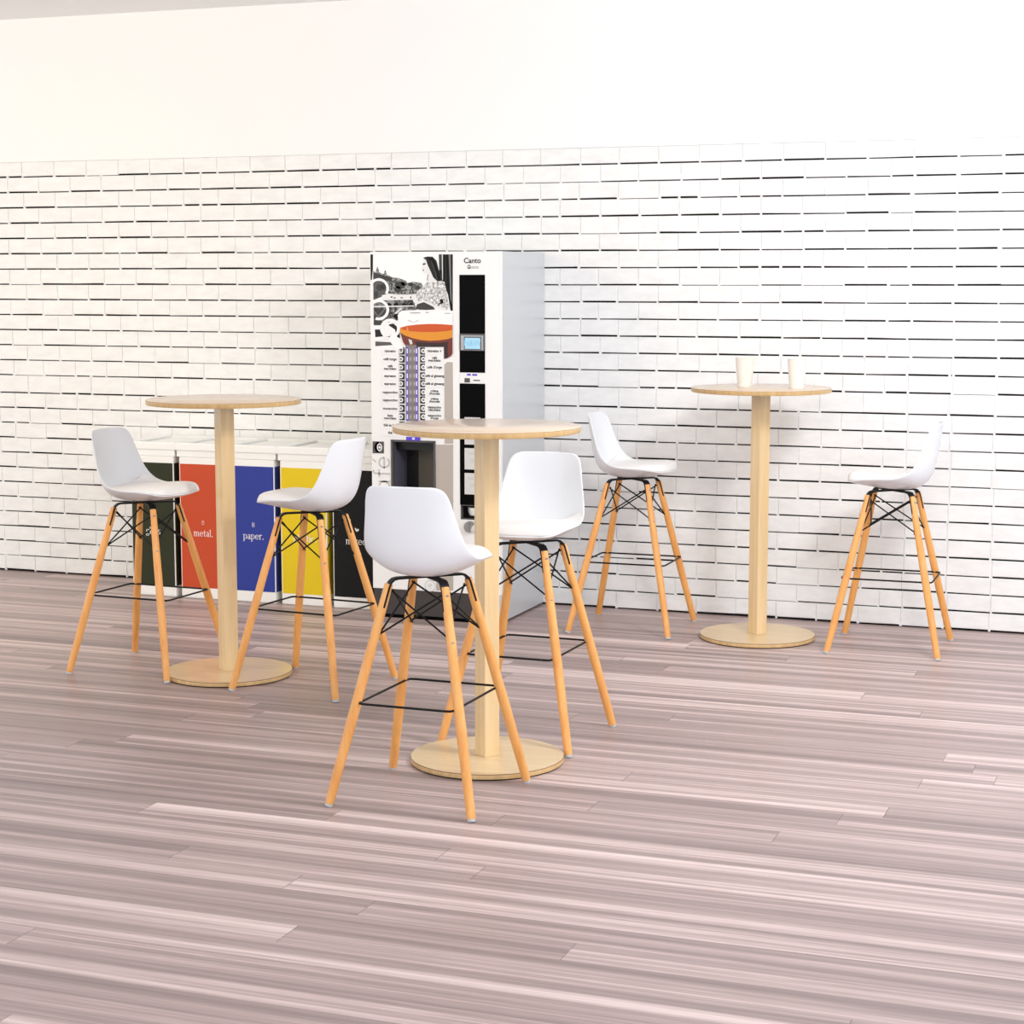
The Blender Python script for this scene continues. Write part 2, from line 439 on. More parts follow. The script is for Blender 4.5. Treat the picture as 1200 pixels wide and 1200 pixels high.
        s.build('cross_brace', root, True)
    s = MB(); hx, hy, c, z = .188, .1525, .022, .31
    s.closed_tube([(hx, hy - c, z), (hx - .004, hy - .006, z), (hx - c, hy, z), (-hx + c, hy, z), (-hx + .004, hy - .006, z), (-hx, hy - c, z),
                   (-hx, -hy + c, z), (-hx + .004, -hy + .006, z), (-hx + c, -hy, z), (hx - c, -hy, z), (hx - .004, -hy + .006, z), (hx, -hy + c, z)], .0036, 'black', 8)
    s.build('footrest', root, True)
    return root
STOOLS = [
 (-3.957, -1.948, -.045, 'white bar stool with honey wood legs facing right in front of the dark green bin'),
 (-3.1875, -2.0093, 3.055, 'white bar stool with honey wood legs facing left in front of the yellow bin'),
 (-2.165, -3.2889, 1.560, 'white bar stool seen from behind, nearest the viewer, overlapping the front table'),
 (-2.1322, -2.4916, -1.592, 'white bar stool facing the viewer from behind the column of the front table'),
 (-2.3762, -.4236, .008, 'white bar stool facing right at the brick wall between vending machine and cup table'),
 (-1.2097, -.4853, 3.154, 'rightmost white bar stool, facing left beside the table with paper cups')]
proto = make_stool()
for i, (x, y, a, lab) in enumerate(STOOLS):
    o = proto if i == 0 else copy_tree(proto)
    o.location = (x, y, 0); o.rotation_euler = (0, 0, a)
    tag(o, lab, 'bar stool', 'white bar stools at the round tables')

# ------------------------------------------------------------------ round pub table
def make_table():
    root = thing('pub_table', (0, 0, 0))
    s = MB(); R = .3015
    s.lathe([(.001, 1.0995), (R - .0022, 1.0995), (R, 1.0978), (R, 1.0965), (R - .0003, 1.082), (R - .002, 1.080), (.001, 1.080)],
            ['birch_top', 'birch_top', 'line', 'birch_edge', 'birch_edge', 'birch_edge'], 96)
    s.build('tabletop', root, True, 50)
    s = MB(); h = .029; s.box(-h, h, -h, h, .0205, 1.08, 'birch_post'); o = s.build('column', root, bevel=.002)
    o.rotation_euler = (0, 0, math.radians(-34.5))
    s = MB(); s.box(-.1, .1, -.1, .1, 1.076, 1.0801, 'black'); o = s.build('mounting_plate', root); o.rotation_euler = (0, 0, math.radians(-34.5))
    s = MB(); R = .2511
    s.lathe([(.001, .0035), (R - .004, .0035), (R - .0005, .005), (R, .0185), (R - .0015, .0207), (.001, .0207)], ['birch_edge', 'birch_edge', 'birch_edge', 'line', 'birch'], 96)
    b = s.build('base', root, True, 50)
    s = MB(); s.lathe([(.001, 0), (R - .006, 0), (R - .006, .004), (.001, .004)], 'black', 64); s.build('base_pad', b)
    return root
TABLES = [
 (-3.590, -1.9606, 'round light wood pub table standing in front of the recycling bins'),
 (-2.1425, -2.8597, 'round light wood pub table nearest the viewer, overlapping the vending machine'),
 (-1.7862, -.4836, 'round light wood pub table near the brick wall with two paper cups on it')]
proto = make_table()
for i, (x, y, lab) in enumerate(TABLES):
    o = proto if i == 0 else copy_tree(proto)
    o.location = (x, y, 0); tag(o, lab, 'table', 'round pub tables')

# ------------------------------------------------------------------ paper cups
def make_cup():
    s = MB(); H = .127; prof = [(.001, .004), (.0285, .004), (.0292, 0), (.0302, 0)]
    n = 14
    for i in range(1, n * 2):
        z = .006 + (H - .022) * i / (n * 2); prof.append((.0302 + .0102 * z / H + (.0013 if i % 2 else 0), z))
    prof += [(.0398, H - .012), (.0402, H - .004), (.0418, H - .002), (.0412, H), (.0396, H - .002), (.0390, H - .01), (.0290, .006), (.001, .006)]
    s.lathe(prof, 'paper_cup', 40)
    return s.build('paper_cup', None, True, 60)
cup = make_cup(); cup.location = (-1.864, -.463, 1.0995)
tag(cup, 'ribbed white paper cup, the left one of two on the far table', 'cup', 'paper cups on the far table')
c2 = cup.copy(); COL.objects.link(c2); c2.location = (-1.622, -.530, 1.0995); c2.rotation_euler = (0, 0, .6)
tag(c2, 'ribbed white paper cup, the right one of two on the far table', 'cup', 'paper cups on the far table')

# ------------------------------------------------------------------ recycling bins
def icon_can():
    return [band(0, .2, .42, .2, tv=.12, th=.08), rect2(-.42, -.9, -.30, .2), rect2(.30, -.9, .42, .2), band(0, -.9, .42, .2, 180, 360, .12, .1)]
def icon_paper():
    return [rect2(-.5, -.9, -.38, .6), rect2(.38, -.9, .5, .6), rect2(-.5, .5, .5, .62), rect2(-.5, -.95, .5, -.83), rect2(-.25, .1, .25, .22), rect2(-.25, -.25, .25, -.13), rect2(-.25, -.6, .25, -.48), rect2(-.1, -.6, .1, .2)]
def icon_leaf():
    return [quad2((-.8, .7), (-.35, .45), (-.05, -.1), (0, -.8), (-.5, -.55), (-.8, 0)), quad2((.15, .35), (.75, .15), (.7, -.25), (.1, -.75), (.02, -.2))]
def make_bin(x, colour, word, icon, label):
    """straight white bin with a wrapped colour sheet and a funnel lid; x is the left front corner"""
    w, d, yb = .246, .40, -.4333
    root = thing('recycling_bin', (x + w / 2, yb + d / 2, 0), 0, label, 'recycling bin', 'recycling bins in a row')
    a, b = w / 2, d / 2
    s = MB(); s.box(-a, a, -b, b, 0, .70, 'bin_white'); s.build('body', root, bevel=.006)
    # colour sheet wrapped round front and sides, white corner left bare
    s = MB(); t = .0012; z0, z1 = .055, .6655
    s.box(-a + .007, a - .005, -b - t, -b + .001, z0, z1, colour)
    s.box(a - .001, a + t, -b + .005, b - .01, z0, z1, colour); s.box(-a - t, -a + .001, -b + .005, b - .01, z0, z1, colour)
    sh = s.build('colour_sheet', root); tag(sh, '%s sheet' % {'green': 'dark green', 'orange': 'orange red'}.get(colour, colour))
    s = MB(); put_flat(s, serif_text(word, .0235), .006, .310, -b - t - .0006, 'letter')
    for g in (icon or []):
        put_flat(s, ([(p[0] * .0135, p[1] * .0135) for p in g[0]], g[1]), .006, .383, -b - t - .0006, 'letter')
    s.build('lettering', sh)
    # lid : skirt, flat rim and a sunken funnel with a slot
    s = MB(); A, B, zt, zb = .1378, b + .008, .767, .7305
    def ring(ax, ay, z, cy=0): return [(-ax, -ay + cy, z), (ax, -ay + cy, z), (ax, ay + cy, z), (-ax, ay + cy, z)]
    R = [ring(A - .006, B - .006, .70), ring(A - .006, B - .006, zb), ring(A - .002, B - .002, zb), ring(A, B, zb + .004), ring(A, B, zt - .006), ring(A - .004, B - .004, zt),
         ring(A - .028, B - .03, zt), ring(A - .032, B - .034, zt - .004), ring(A - .045, B - .075, zt - .075)]
    v = [p for r in R for p in r]; f = []
    for i in range(len(R) - 1):
        for k in range(4): f.append((i * 4 + k, i * 4 + (k + 1) % 4, i * 4 + 4 + (k + 1) % 4, i * 4 + 4 + k))
    f.append((3, 2, 1, 0)); k = (len(R) - 1) * 4; f.append((k, k + 1, k + 2, k + 3))
    s.add(v, f, 'bin_white')
    # a tilted flap in the funnel
    ax = A - .04
    s.box(-ax + .03, ax, -.12, .13, zt - .012, zt - .006, 'bin_white')
    s.build('lid', root)
    return root
BINS = [(-4.970, 'green', 'glass.', None, 'recycling bin with dark green front, marked glass, leftmost of the row'),
        (-4.6935, 'orange', 'metal.', icon_can(), 'recycling bin with orange red front, marked metal'),
        (-4.417, 'blue', 'paper.', icon_paper(), 'recycling bin with blue front, marked paper'),
        (-4.1405, 'yellow', 'plastic.', None, 'recycling bin with yellow front, marked plastic'),
        (-3.864, 'black', 'mixed.', icon_leaf(), 'recycling bin with black front, next to the vending machine')]
for b in BINS: make_bin(*b)

# ------------------------------------------------------------------ coffee vending machine
MX, MW, MD, MH = -3.5842, .6376, .5854, 1.686
vm = thing('vending_machine', (MX + MW / 2, -.002 - MD / 2, 0), 0, 'white coffee vending machine with a cup poster standing against the brick wall', 'vending machine')
hw, hd = MW / 2, MD / 2
FY = -hd                                   # front plane
KZ = 0.1363                                   # top of the kick plate
NX0, NX1, NZ0, NZ1 = (-0.2168, -0.0041, 0.5476, 0.8268)                # dispensing niche opening
RX0, RX1, RZ0, RZ1 = (0.1232, 0.2522, 0.4781, 0.5445)                  # coin return opening
s = MB(); t = .02
s.box(-hw, -hw + t, FY + .02, hd, .012, MH, 'silver'); s.box(hw - t, hw, FY + .02, hd, .012, MH, 'silver'); s.box(hw - t, hw, FY + .003, FY + .02, .012, KZ - .001, 'silver')
s.box(-hw + t, hw - t, FY + .02, hd, MH - t, MH, 'silver'); s.box(-hw + t, hw - t, hd - t, hd, .05, MH - t, 'silver')
s.box(-hw + t, hw - t, FY + .02, hd - t, .05, .07, 'silver')
tag(s.build('cabinet', vm), 'light grey side and top panels')
s = MB(); e = .0008
s.box(-hw + .021, hw - .021, FY + .012, hd - .02, .0, .04, 'gloss'); s.box(-hw + .004, hw - .0205, FY + .002, FY + .02, .018, KZ, 'kick'); s.build('kick_plate', vm)
# the door : one white slab with two openings, built as a grid of cells
s = MB(); xs = sorted({-hw, NX0, NX1, RX0, RX1, hw}); zs = sorted({KZ, NZ0, NZ1, RZ0, RZ1, MH})
for a, b in zip(xs, xs[1:]):
    for c, d in zip(zs, zs[1:]):
        mx_, mz_ = (a + b) / 2, (c + d) / 2
        if NX0 < mx_ < NX1 and NZ0 < mz_ < NZ1: continue
        if RX0 < mx_ < RX1 and RZ0 < mz_ < RZ1: continue
        s.box(a, b, FY, FY + .02, c, d, 'white')
door = s.build('door', vm)
def flat(mb, pts, layer, key, hole=None):
    y = FY - .0006 - .0003 * layer
    mb.add([(p[0], y, p[1]) for p in pts], [tuple(range(len(pts)))], key)
def panel(mb, r, key, depth=.002):
    mb.box(r[0], r[1], FY - depth, FY + .001, r[2], r[3], key)
# --- printed picture: window view, seated woman, coffee glass
p = MB()
flat(p, [(-0.3031, 1.6745), (0.0887, 1.673), (0.0871, 1.2459), (-0.3073, 1.2406)], 0, 'g250')
flat(p, [(-0.3159, 1.6746), (-0.3031, 1.6745), (-0.3046, 1.609), (-0.3102, 1.5588), (-0.3158, 1.5588)], 1, 'g20')
flat(p, [(-0.3026, 1.6013), (-0.292, 1.5917), (-0.2854, 1.6148), (-0.2798, 1.6198), (-0.2728, 1.5936), (-0.2517, 1.5851), (-0.243, 1.6051), (-0.2347, 1.5839), (-0.2073, 1.5705), (-0.1735, 1.5674), (-0.1399, 1.5551), (-0.1336, 1.5455), (-0.1021, 1.5513), (-0.0644, 1.5456), (-0.052, 1.5208), (-0.0648, 1.4862), (-0.2504, 1.4933), (-0.3038, 1.4699)], 1, 'foliage')
flat(p, [(-0.3026, 1.5936), (-0.2835, 1.5897), (-0.2538, 1.5801), (-0.2115, 1.5705), (-0.2074, 1.5512), (-0.2371, 1.555), (-0.2709, 1.5704), (-0.3029, 1.5627)], 2, 'g70')
flat(p, [(-0.1434, 1.5359), (-0.1459, 1.5434), (-0.1531, 1.5494), (-0.1636, 1.5527), (-0.1752, 1.5527), (-0.1858, 1.5494), (-0.1931, 1.5434), (-0.1957, 1.5358), (-0.1932, 1.5283), (-0.186, 1.5223), (-0.1755, 1.519), (-0.1638, 1.519), (-0.1533, 1.5224), (-0.146, 1.5284)], 2, 'g70')
flat(p, [(-0.1655, 1.5167), (-0.1671, 1.5233), (-0.1717, 1.5287), (-0.1785, 1.5316), (-0.186, 1.5316), (-0.1928, 1.5286), (-0.1975, 1.5233), (-0.1993, 1.5166), (-0.1976, 1.5099), (-0.193, 1.5045), (-0.1862, 1.5016), (-0.1787, 1.5016), (-0.1719, 1.5046), (-0.1672, 1.51)], 2, 'g70')
flat(p, [(-0.14, 1.5436), (-0.1412, 1.5478), (-0.1447, 1.5511), (-0.1497, 1.553), (-0.1553, 1.5529), (-0.1604, 1.5511), (-0.164, 1.5477), (-0.1653, 1.5436), (-0.164, 1.5394), (-0.1605, 1.5361), (-0.1555, 1.5342), (-0.1499, 1.5342), (-0.1448, 1.5361), (-0.1412, 1.5394)], 2, 'g95')
flat(p, [(-0.0863, 1.5322), (-0.0878, 1.5368), (-0.0922, 1.5406), (-0.0986, 1.5426), (-0.1057, 1.5426), (-0.1121, 1.5405), (-0.1166, 1.5368), (-0.1182, 1.5321), (-0.1166, 1.5275), (-0.1122, 1.5237), (-0.1058, 1.5217), (-0.0987, 1.5217), (-0.0923, 1.5238), (-0.0879, 1.5275)], 2, 'g95')
flat(p, [(-0.1064, 1.5398), (-0.1076, 1.5431), (-0.1111, 1.5458), (-0.1161, 1.5473), (-0.1217, 1.5473), (-0.1268, 1.5458), (-0.1303, 1.5431), (-0.1316, 1.5398), (-0.1303, 1.5364), (-0.1269, 1.5338), (-0.1218, 1.5323), (-0.1162, 1.5323), (-0.1111, 1.5338), (-0.1076, 1.5365)], 2, 'g70')
flat(p, [(-0.0687, 1.5245), (-0.0699, 1.5282), (-0.0734, 1.5311), (-0.0784, 1.5327), (-0.084, 1.5327), (-0.0891, 1.5311), (-0.0926, 1.5282), (-0.0939, 1.5245), (-0.0926, 1.5208), (-0.0892, 1.5179), (-0.0841, 1.5163), (-0.0785, 1.5163), (-0.0735, 1.5179), (-0.07, 1.5209)], 2, 'g70')
flat(p, [(-0.1821, 1.5512), (-0.1833, 1.5546), (-0.1868, 1.5572), (-0.1919, 1.5587), (-0.1975, 1.5587), (-0.2026, 1.5572), (-0.2062, 1.5546), (-0.2074, 1.5512), (-0.2062, 1.5479), (-0.2027, 1.5452), (-0.1976, 1.5437), (-0.192, 1.5437), (-0.1869, 1.5452), (-0.1834, 1.5479)], 2, 'g95')
flat(p, [(-0.3009, 1.5511), (-0.2371, 1.5512), (-0.2334, 1.4933), (-0.3017, 1.468)], 2, 'g95')
flat(p, [(-0.2543, 1.5242), (-0.256, 1.5309), (-0.2606, 1.5362), (-0.2674, 1.5392), (-0.275, 1.5392), (-0.2819, 1.5362), (-0.2866, 1.5308), (-0.2884, 1.5241), (-0.2868, 1.5174), (-0.2821, 1.512), (-0.2753, 1.5091), (-0.2677, 1.5091), (-0.2609, 1.5121), (-0.2561, 1.5175)], 3, 'g70')
flat(p, [(-0.2394, 1.5319), (-0.2404, 1.5403), (-0.2433, 1.547), (-0.2475, 1.5507), (-0.2522, 1.5507), (-0.2565, 1.547), (-0.2595, 1.5402), (-0.2606, 1.5319), (-0.2597, 1.5235), (-0.2568, 1.5168), (-0.2526, 1.5131), (-0.2478, 1.5131), (-0.2435, 1.5168), (-0.2405, 1.5235)], 3, 'g70')
flat(p, [(-0.278, 1.4932), (-0.279, 1.4999), (-0.2819, 1.5053), (-0.2862, 1.5083), (-0.2909, 1.5082), (-0.2952, 1.5052), (-0.2982, 1.4999), (-0.2993, 1.4931), (-0.2984, 1.4864), (-0.2954, 1.481), (-0.2912, 1.4781), (-0.2865, 1.4781), (-0.2822, 1.4811), (-0.2791, 1.4865)], 3, 'g70')
flat(p, [(-0.261, 1.4894), (-0.2291, 1.4972), (-0.1783, 1.4935), (-0.1067, 1.4938), (-0.106, 1.47), (-0.2549, 1.467)], 3, 'g235')
flat(p, [(-0.2063, 1.4819), (-0.208, 1.4843), (-0.2122, 1.4853), (-0.2164, 1.4843), (-0.2182, 1.4818), (-0.2165, 1.4794), (-0.2123, 1.4784), (-0.2081, 1.4794)], 4, 'g95')
flat(p, [(-0.1907, 1.4781), (-0.1927, 1.48), (-0.1974, 1.4807), (-0.2022, 1.4799), (-0.2042, 1.478), (-0.2023, 1.4761), (-0.1975, 1.4753), (-0.1927, 1.4762)], 4, 'g95')
flat(p, [(-0.1539, 1.479), (-0.1561, 1.4809), (-0.1615, 1.4817), (-0.1669, 1.4808), (-0.1691, 1.4789), (-0.1669, 1.477), (-0.1615, 1.4763), (-0.1562, 1.4771)], 4, 'g95')
flat(p, [(-0.1135, 1.4803), (-0.1146, 1.4841), (-0.1172, 1.4857), (-0.1199, 1.4841), (-0.1211, 1.4803), (-0.12, 1.4765), (-0.1173, 1.4749), (-0.1146, 1.4765)], 4, 'g95')
flat(p, [(-0.2549, 1.467), (-0.1026, 1.47), (-0.0944, 1.44), (-0.0861, 1.4209), (-0.1748, 1.4049), (-0.1792, 1.3778), (-0.3028, 1.3535), (-0.3019, 1.4544)], 3, 'ripple')
flat(p, [(-0.2109, 1.4413), (-0.212, 1.4466), (-0.215, 1.4511), (-0.2197, 1.4541), (-0.2252, 1.4552), (-0.2307, 1.4541), (-0.2355, 1.451), (-0.2386, 1.4465), (-0.2398, 1.4412)], 4, 'g20')
flat(p, [(-0.1749, 1.4415), (-0.176, 1.4468), (-0.179, 1.4513), (-0.1837, 1.4543), (-0.1892, 1.4553), (-0.1947, 1.4542), (-0.1994, 1.4512), (-0.2026, 1.4467), (-0.2037, 1.4414)], 4, 'g20')
flat(p, [(-0.1348, 1.4417), (-0.1359, 1.447), (-0.1389, 1.4515), (-0.1436, 1.4545), (-0.149, 1.4555), (-0.1545, 1.4544), (-0.1592, 1.4514), (-0.1624, 1.4469), (-0.1635, 1.4416)], 4, 'g20')
flat(p, [(-0.1011, 1.4419), (-0.1022, 1.4472), (-0.1053, 1.4517), (-0.1099, 1.4547), (-0.1153, 1.4557), (-0.1208, 1.4546), (-0.1255, 1.4516), (-0.1286, 1.4471), (-0.1297, 1.4418)], 4, 'g20')
flat(p, [(-0.302, 1.4408), (-0.1028, 1.4446), (-0.1028, 1.44), (-0.302, 1.435)], 5, 'g235')
flat(p, [(-0.3021, 1.4331), (-0.2297, 1.4277), (-0.2342, 1.3967), (-0.2939, 1.3885)], 4, 'g70')
flat(p, [(-0.2979, 1.4195), (-0.2789, 1.3964), (-0.2467, 1.4315), (-0.2424, 1.4276), (-0.2777, 1.3887), (-0.3022, 1.4156)], 5, 'g120')
flat(p, [(-0.2088, 1.393), (-0.1788, 1.4241), (-0.1792, 1.3855), (-0.1919, 1.3816)], 4, 'g20')
flat(p, [(-0.2001, 1.4086), (-0.1661, 1.4358), (-0.1577, 1.4301), (-0.1875, 1.4048)], 5, 'g215')
flat(p, [(-0.3026, 1.3768), (-0.2642, 1.3752), (-0.2644, 1.3538), (-0.2986, 1.3535)], 4, 'g70')
flat(p, [(-0.2966, 1.3341), (-0.2667, 1.3344), (-0.2563, 1.3035), (-0.2948, 1.2991)], 4, 'g45')
flat(p, [(-0.295, 1.2797), (-0.214, 1.2768), (-0.1971, 1.2653), (-0.2952, 1.2583)], 4, 'g95')
flat(p, [(-0.226, 1.3581), (-0.2048, 1.3621), (-0.1753, 1.3392), (-0.1714, 1.2966), (-0.1883, 1.3003), (-0.1965, 1.3351), (-0.2261, 1.3523)], 4, 'g45')
flat(p, [(0.0204, 1.6732), (0.0887, 1.673), (0.0877, 1.4219), (0.0765, 1.4219), (0.0644, 1.4943), (0.0357, 1.5591), (0.0234, 1.5972)], 1, 'g20')
flat(p, [(0.0204, 1.6732), (0.0341, 1.6732), (0.0359, 1.6086), (0.0255, 1.5972)], 2, 'g70')
flat(p, [(0.0354, 1.6732), (0.0408, 1.6732), (0.0406, 1.5553), (0.0365, 1.5629)], 2, 'g215')
flat(p, [(0.0685, 1.6731), (0.0792, 1.673), (0.0833, 1.4486), (0.0759, 1.4791)], 2, 'g120')
flat(p, [(0.0507, 1.6731), (0.0548, 1.6731), (0.0584, 1.54), (0.0514, 1.5477)], 2, 'g45')
flat(p, [(-0.0519, 1.5322), (-0.0351, 1.5514), (0.0149, 1.5514), (0.0481, 1.5515), (0.0643, 1.4791), (0.0732, 1.4257), (0.0475, 1.4255), (-0.019, 1.4539), (-0.0607, 1.4594), (-0.0942, 1.4689), (-0.0856, 1.5092)], 4, 'blouse')
flat(p, [(-0.0263, 1.5166), (-0.0287, 1.5194), (-0.034, 1.5201), (-0.0382, 1.5181), (-0.0382, 1.5151), (-0.034, 1.5131), (-0.0287, 1.5138)], 5, 'g250')
flat(p, [(-0.0027, 1.4765), (-0.004, 1.4796), (-0.0068, 1.4803), (-0.0092, 1.4782), (-0.0092, 1.4747), (-0.0069, 1.4725), (-0.004, 1.4733)], 5.02, 'g250')
flat(p, [(-0.0109, 1.5384), (-0.013, 1.5406), (-0.0176, 1.5411), (-0.0214, 1.5396), (-0.0214, 1.5372), (-0.0176, 1.5358), (-0.013, 1.5363)], 5.04, 'g250')
flat(p, [(-0.0539, 1.4622), (-0.0561, 1.4645), (-0.0609, 1.4651), (-0.0647, 1.4635), (-0.0648, 1.4608), (-0.0609, 1.4592), (-0.0561, 1.4598)], 5.06, 'g250')
flat(p, [(0.0288, 1.4528), (0.0269, 1.4565), (0.0224, 1.4574), (0.0188, 1.4548), (0.0188, 1.4506), (0.0224, 1.4481), (0.0268, 1.449)], 5.08, 'g95')
flat(p, [(0.031, 1.4828), (0.0287, 1.4848), (0.0235, 1.4853), (0.0193, 1.4839), (0.0193, 1.4816), (0.0235, 1.4802), (0.0286, 1.4807)], 5.1, 'g185')
flat(p, [(-0.0071, 1.4777), (-0.0086, 1.4805), (-0.0119, 1.4812), (-0.0146, 1.4792), (-0.0146, 1.4761), (-0.0119, 1.4741), (-0.0086, 1.4748)], 5.16, 'g95')
flat(p, [(0.0102, 1.4869), (0.0086, 1.4892), (0.005, 1.4898), (0.0021, 1.4882), (0.0021, 1.4856), (0.005, 1.4841), (0.0086, 1.4847)], 5.18, 'g185')
flat(p, [(0.0248, 1.4478), (0.0226, 1.4516), (0.0178, 1.4525), (0.0138, 1.4498), (0.0138, 1.4455), (0.0177, 1.4429), (0.0226, 1.4439)], 5.2, 'g120')
flat(p, [(0.0261, 1.5076), (0.0243, 1.5106), (0.0203, 1.5113), (0.0171, 1.5093), (0.0171, 1.5059), (0.0203, 1.5039), (0.0243, 1.5046)], 5.22, 'g150')
flat(p, [(0.0289, 1.5191), (0.0268, 1.522), (0.022, 1.5228), (0.0182, 1.5207), (0.0181, 1.5174), (0.022, 1.5153), (0.0268, 1.5161)], 5.24, 'g185')
flat(p, [(-0.0443, 1.4919), (-0.0462, 1.4947), (-0.0505, 1.4954), (-0.0539, 1.4935), (-0.0539, 1.4903), (-0.0505, 1.4884), (-0.0462, 1.4891)], 5.26, 'g185')
flat(p, [(0.0249, 1.4713), (0.0394, 1.4752), (0.0435, 1.4561), (0.0289, 1.4503)], 7, 'g20')
flat(p, [(-0.0504, 1.6552), (-0.0598, 1.6163), (-0.0574, 1.5953), (-0.0474, 1.5865), (-0.0357, 1.5915), (-0.0287, 1.5812), (-0.0384, 1.5583), (-0.0185, 1.5468), (0.0024, 1.5552), (0.0025, 1.5781), (-0.018, 1.6277), (-0.0304, 1.6506)], 5, 'g235')
flat(p, [(-0.0384, 1.5583), (-0.0309, 1.5552), (-0.0287, 1.5819), (-0.0328, 1.5896)], 6, 'g185')
flat(p, [(-0.0545, 1.6583), (-0.0345, 1.6636), (-0.0087, 1.6627), (0.0103, 1.6448), (0.0201, 1.6086), (0.0341, 1.5781), (0.0381, 1.5553), (0.0149, 1.5526), (-0.0058, 1.5705), (-0.0182, 1.5972), (-0.0314, 1.6232), (-0.0408, 1.6487)], 8, 'g45')
flat(p, [(-0.0304, 1.6563), (-0.0054, 1.6562), (0.007, 1.6353), (0.0192, 1.5972), (0.0315, 1.5629), (0.0191, 1.5591), (0.0026, 1.5934), (-0.0097, 1.6277)], 9, 'g20')
flat(p, [(-0.0179, 1.6468), (-0.0129, 1.6448), (0.0109, 1.5857), (0.0149, 1.5629), (0.0116, 1.5629), (0.0026, 1.5896)], 10, 'g70')
flat(p, [(-0.0576, 1.6324), (-0.0438, 1.6346), (-0.0422, 1.6293), (-0.0556, 1.6255)], 6, 'g45')
flat(p, [(-0.0582, 1.6068), (-0.0507, 1.6041), (-0.0515, 1.6003), (-0.0574, 1.6003)], 6, 'g120')
flat(p, [(-0.086, 1.4497), (-0.0524, 1.4594), (-0.0065, 1.4386), (0.0018, 1.4272), (-0.061, 1.4229), (-0.0945, 1.4285)], 5, 'g70')
flat(p, [(-0.1067, 1.4938), (-0.0919, 1.4977), (-0.0817, 1.4631), (-0.0523, 1.4679), (0.0019, 1.4463), (0.0579, 1.4313), (0.0475, 1.4248), (0.0018, 1.4367), (-0.0524, 1.4594), (-0.0944, 1.4508), (-0.106, 1.463)], 6, 'g235')
flat(p, [(-0.2332, 1.4938), (-0.2297, 1.4991), (-0.2409, 1.5044), (-0.2436, 1.5004)], 11, 'g250')
flat(p, [(-0.2297, 1.4991), (-0.2269, 1.5049), (-0.2388, 1.5087), (-0.2409, 1.5044)], 11, 'g250')
flat(p, [(-0.2269, 1.5049), (-0.225, 1.5109), (-0.2374, 1.5132), (-0.2388, 1.5087)], 11, 'g250')
flat(p, [(-0.225, 1.5109), (-0.224, 1.517), (-0.2367, 1.5178), (-0.2374, 1.5132)], 11, 'g250')
flat(p, [(-0.224, 1.517), (-0.2239, 1.5232), (-0.2366, 1.5225), (-0.2367, 1.5178)], 11, 'g250')
flat(p, [(-0.2239, 1.5232), (-0.2247, 1.5294), (-0.2372, 1.5271), (-0.2366, 1.5225)], 11, 'g250')
flat(p, [(-0.2247, 1.5294), (-0.2264, 1.5354), (-0.2385, 1.5316), (-0.2372, 1.5271)], 11, 'g250')
flat(p, [(-0.2264, 1.5354), (-0.229, 1.5411), (-0.2405, 1.5359), (-0.2385, 1.5316)], 11, 'g250')
flat(p, [(-0.229, 1.5411), (-0.2325, 1.5465), (-0.243, 1.5399), (-0.2405, 1.5359)], 11, 'g250')
flat(p, [(-0.2325, 1.5465), (-0.2367, 1.5514), (-0.2462, 1.5436), (-0.243, 1.5399)], 11, 'g250')
flat(p, [(-0.2367, 1.5514), (-0.2415, 1.5557), (-0.2498, 1.5468), (-0.2462, 1.5436)], 11, 'g250')
flat(p, [(-0.2415, 1.5557), (-0.247, 1.5594), (-0.254, 1.5496), (-0.2498, 1.5468)], 11, 'g250')
flat(p, [(-0.247, 1.5594), (-0.253, 1.5623), (-0.2585, 1.5518), (-0.254, 1.5496)], 11, 'g250')
flat(p, [(-0.253, 1.5623), (-0.2594, 1.5646), (-0.2632, 1.5535), (-0.2585, 1.5518)], 11, 'g250')
flat(p, [(-0.2594, 1.5646), (-0.2661, 1.566), (-0.2682, 1.5546), (-0.2632, 1.5535)], 11, 'g250')
flat(p, [(-0.2661, 1.566), (-0.2729, 1.5666), (-0.2734, 1.555), (-0.2682, 1.5546)], 11, 'g250')
flat(p, [(-0.2729, 1.5666), (-0.2797, 1.5663), (-0.2785, 1.5548), (-0.2734, 1.555)], 11, 'g250')
flat(p, [(-0.2797, 1.5663), (-0.2865, 1.5653), (-0.2836, 1.554), (-0.2785, 1.5548)], 11, 'g250')
flat(p, [(-0.2865, 1.5653), (-0.2931, 1.5634), (-0.2885, 1.5526), (-0.2836, 1.554)], 11, 'g250')
flat(p, [(-0.2931, 1.5634), (-0.2993, 1.5607), (-0.2932, 1.5506), (-0.2885, 1.5526)], 11, 'g250')
flat(p, [(-0.2993, 1.5607), (-0.3051, 1.5573), (-0.2975, 1.548), (-0.2932, 1.5506)], 11, 'g250')
flat(p, [(-0.3051, 1.5573), (-0.3104, 1.5532), (-0.3015, 1.545), (-0.2975, 1.548)], 11, 'g250')
flat(p, [(-0.3104, 1.5532), (-0.315, 1.5486), (-0.3049, 1.5415), (-0.3015, 1.545)], 11, 'g250')
flat(p, [(-0.315, 1.5486), (-0.3189, 1.5434), (-0.3079, 1.5376), (-0.3049, 1.5415)], 11, 'g250')
flat(p, [(-0.2939, 1.379), (-0.2852, 1.3769), (-0.2827, 1.3891), (-0.2891, 1.3907)], 11, 'g250')
flat(p, [(-0.2852, 1.3769), (-0.2761, 1.3763), (-0.276, 1.3887), (-0.2827, 1.3891)], 11, 'g250')
flat(p, [(-0.2761, 1.3763), (-0.2671, 1.377), (-0.2693, 1.3892), (-0.276, 1.3887)], 11, 'g250')
flat(p, [(-0.2671, 1.377), (-0.2583, 1.3792), (-0.2629, 1.3909), (-0.2693, 1.3892)], 11, 'g250')
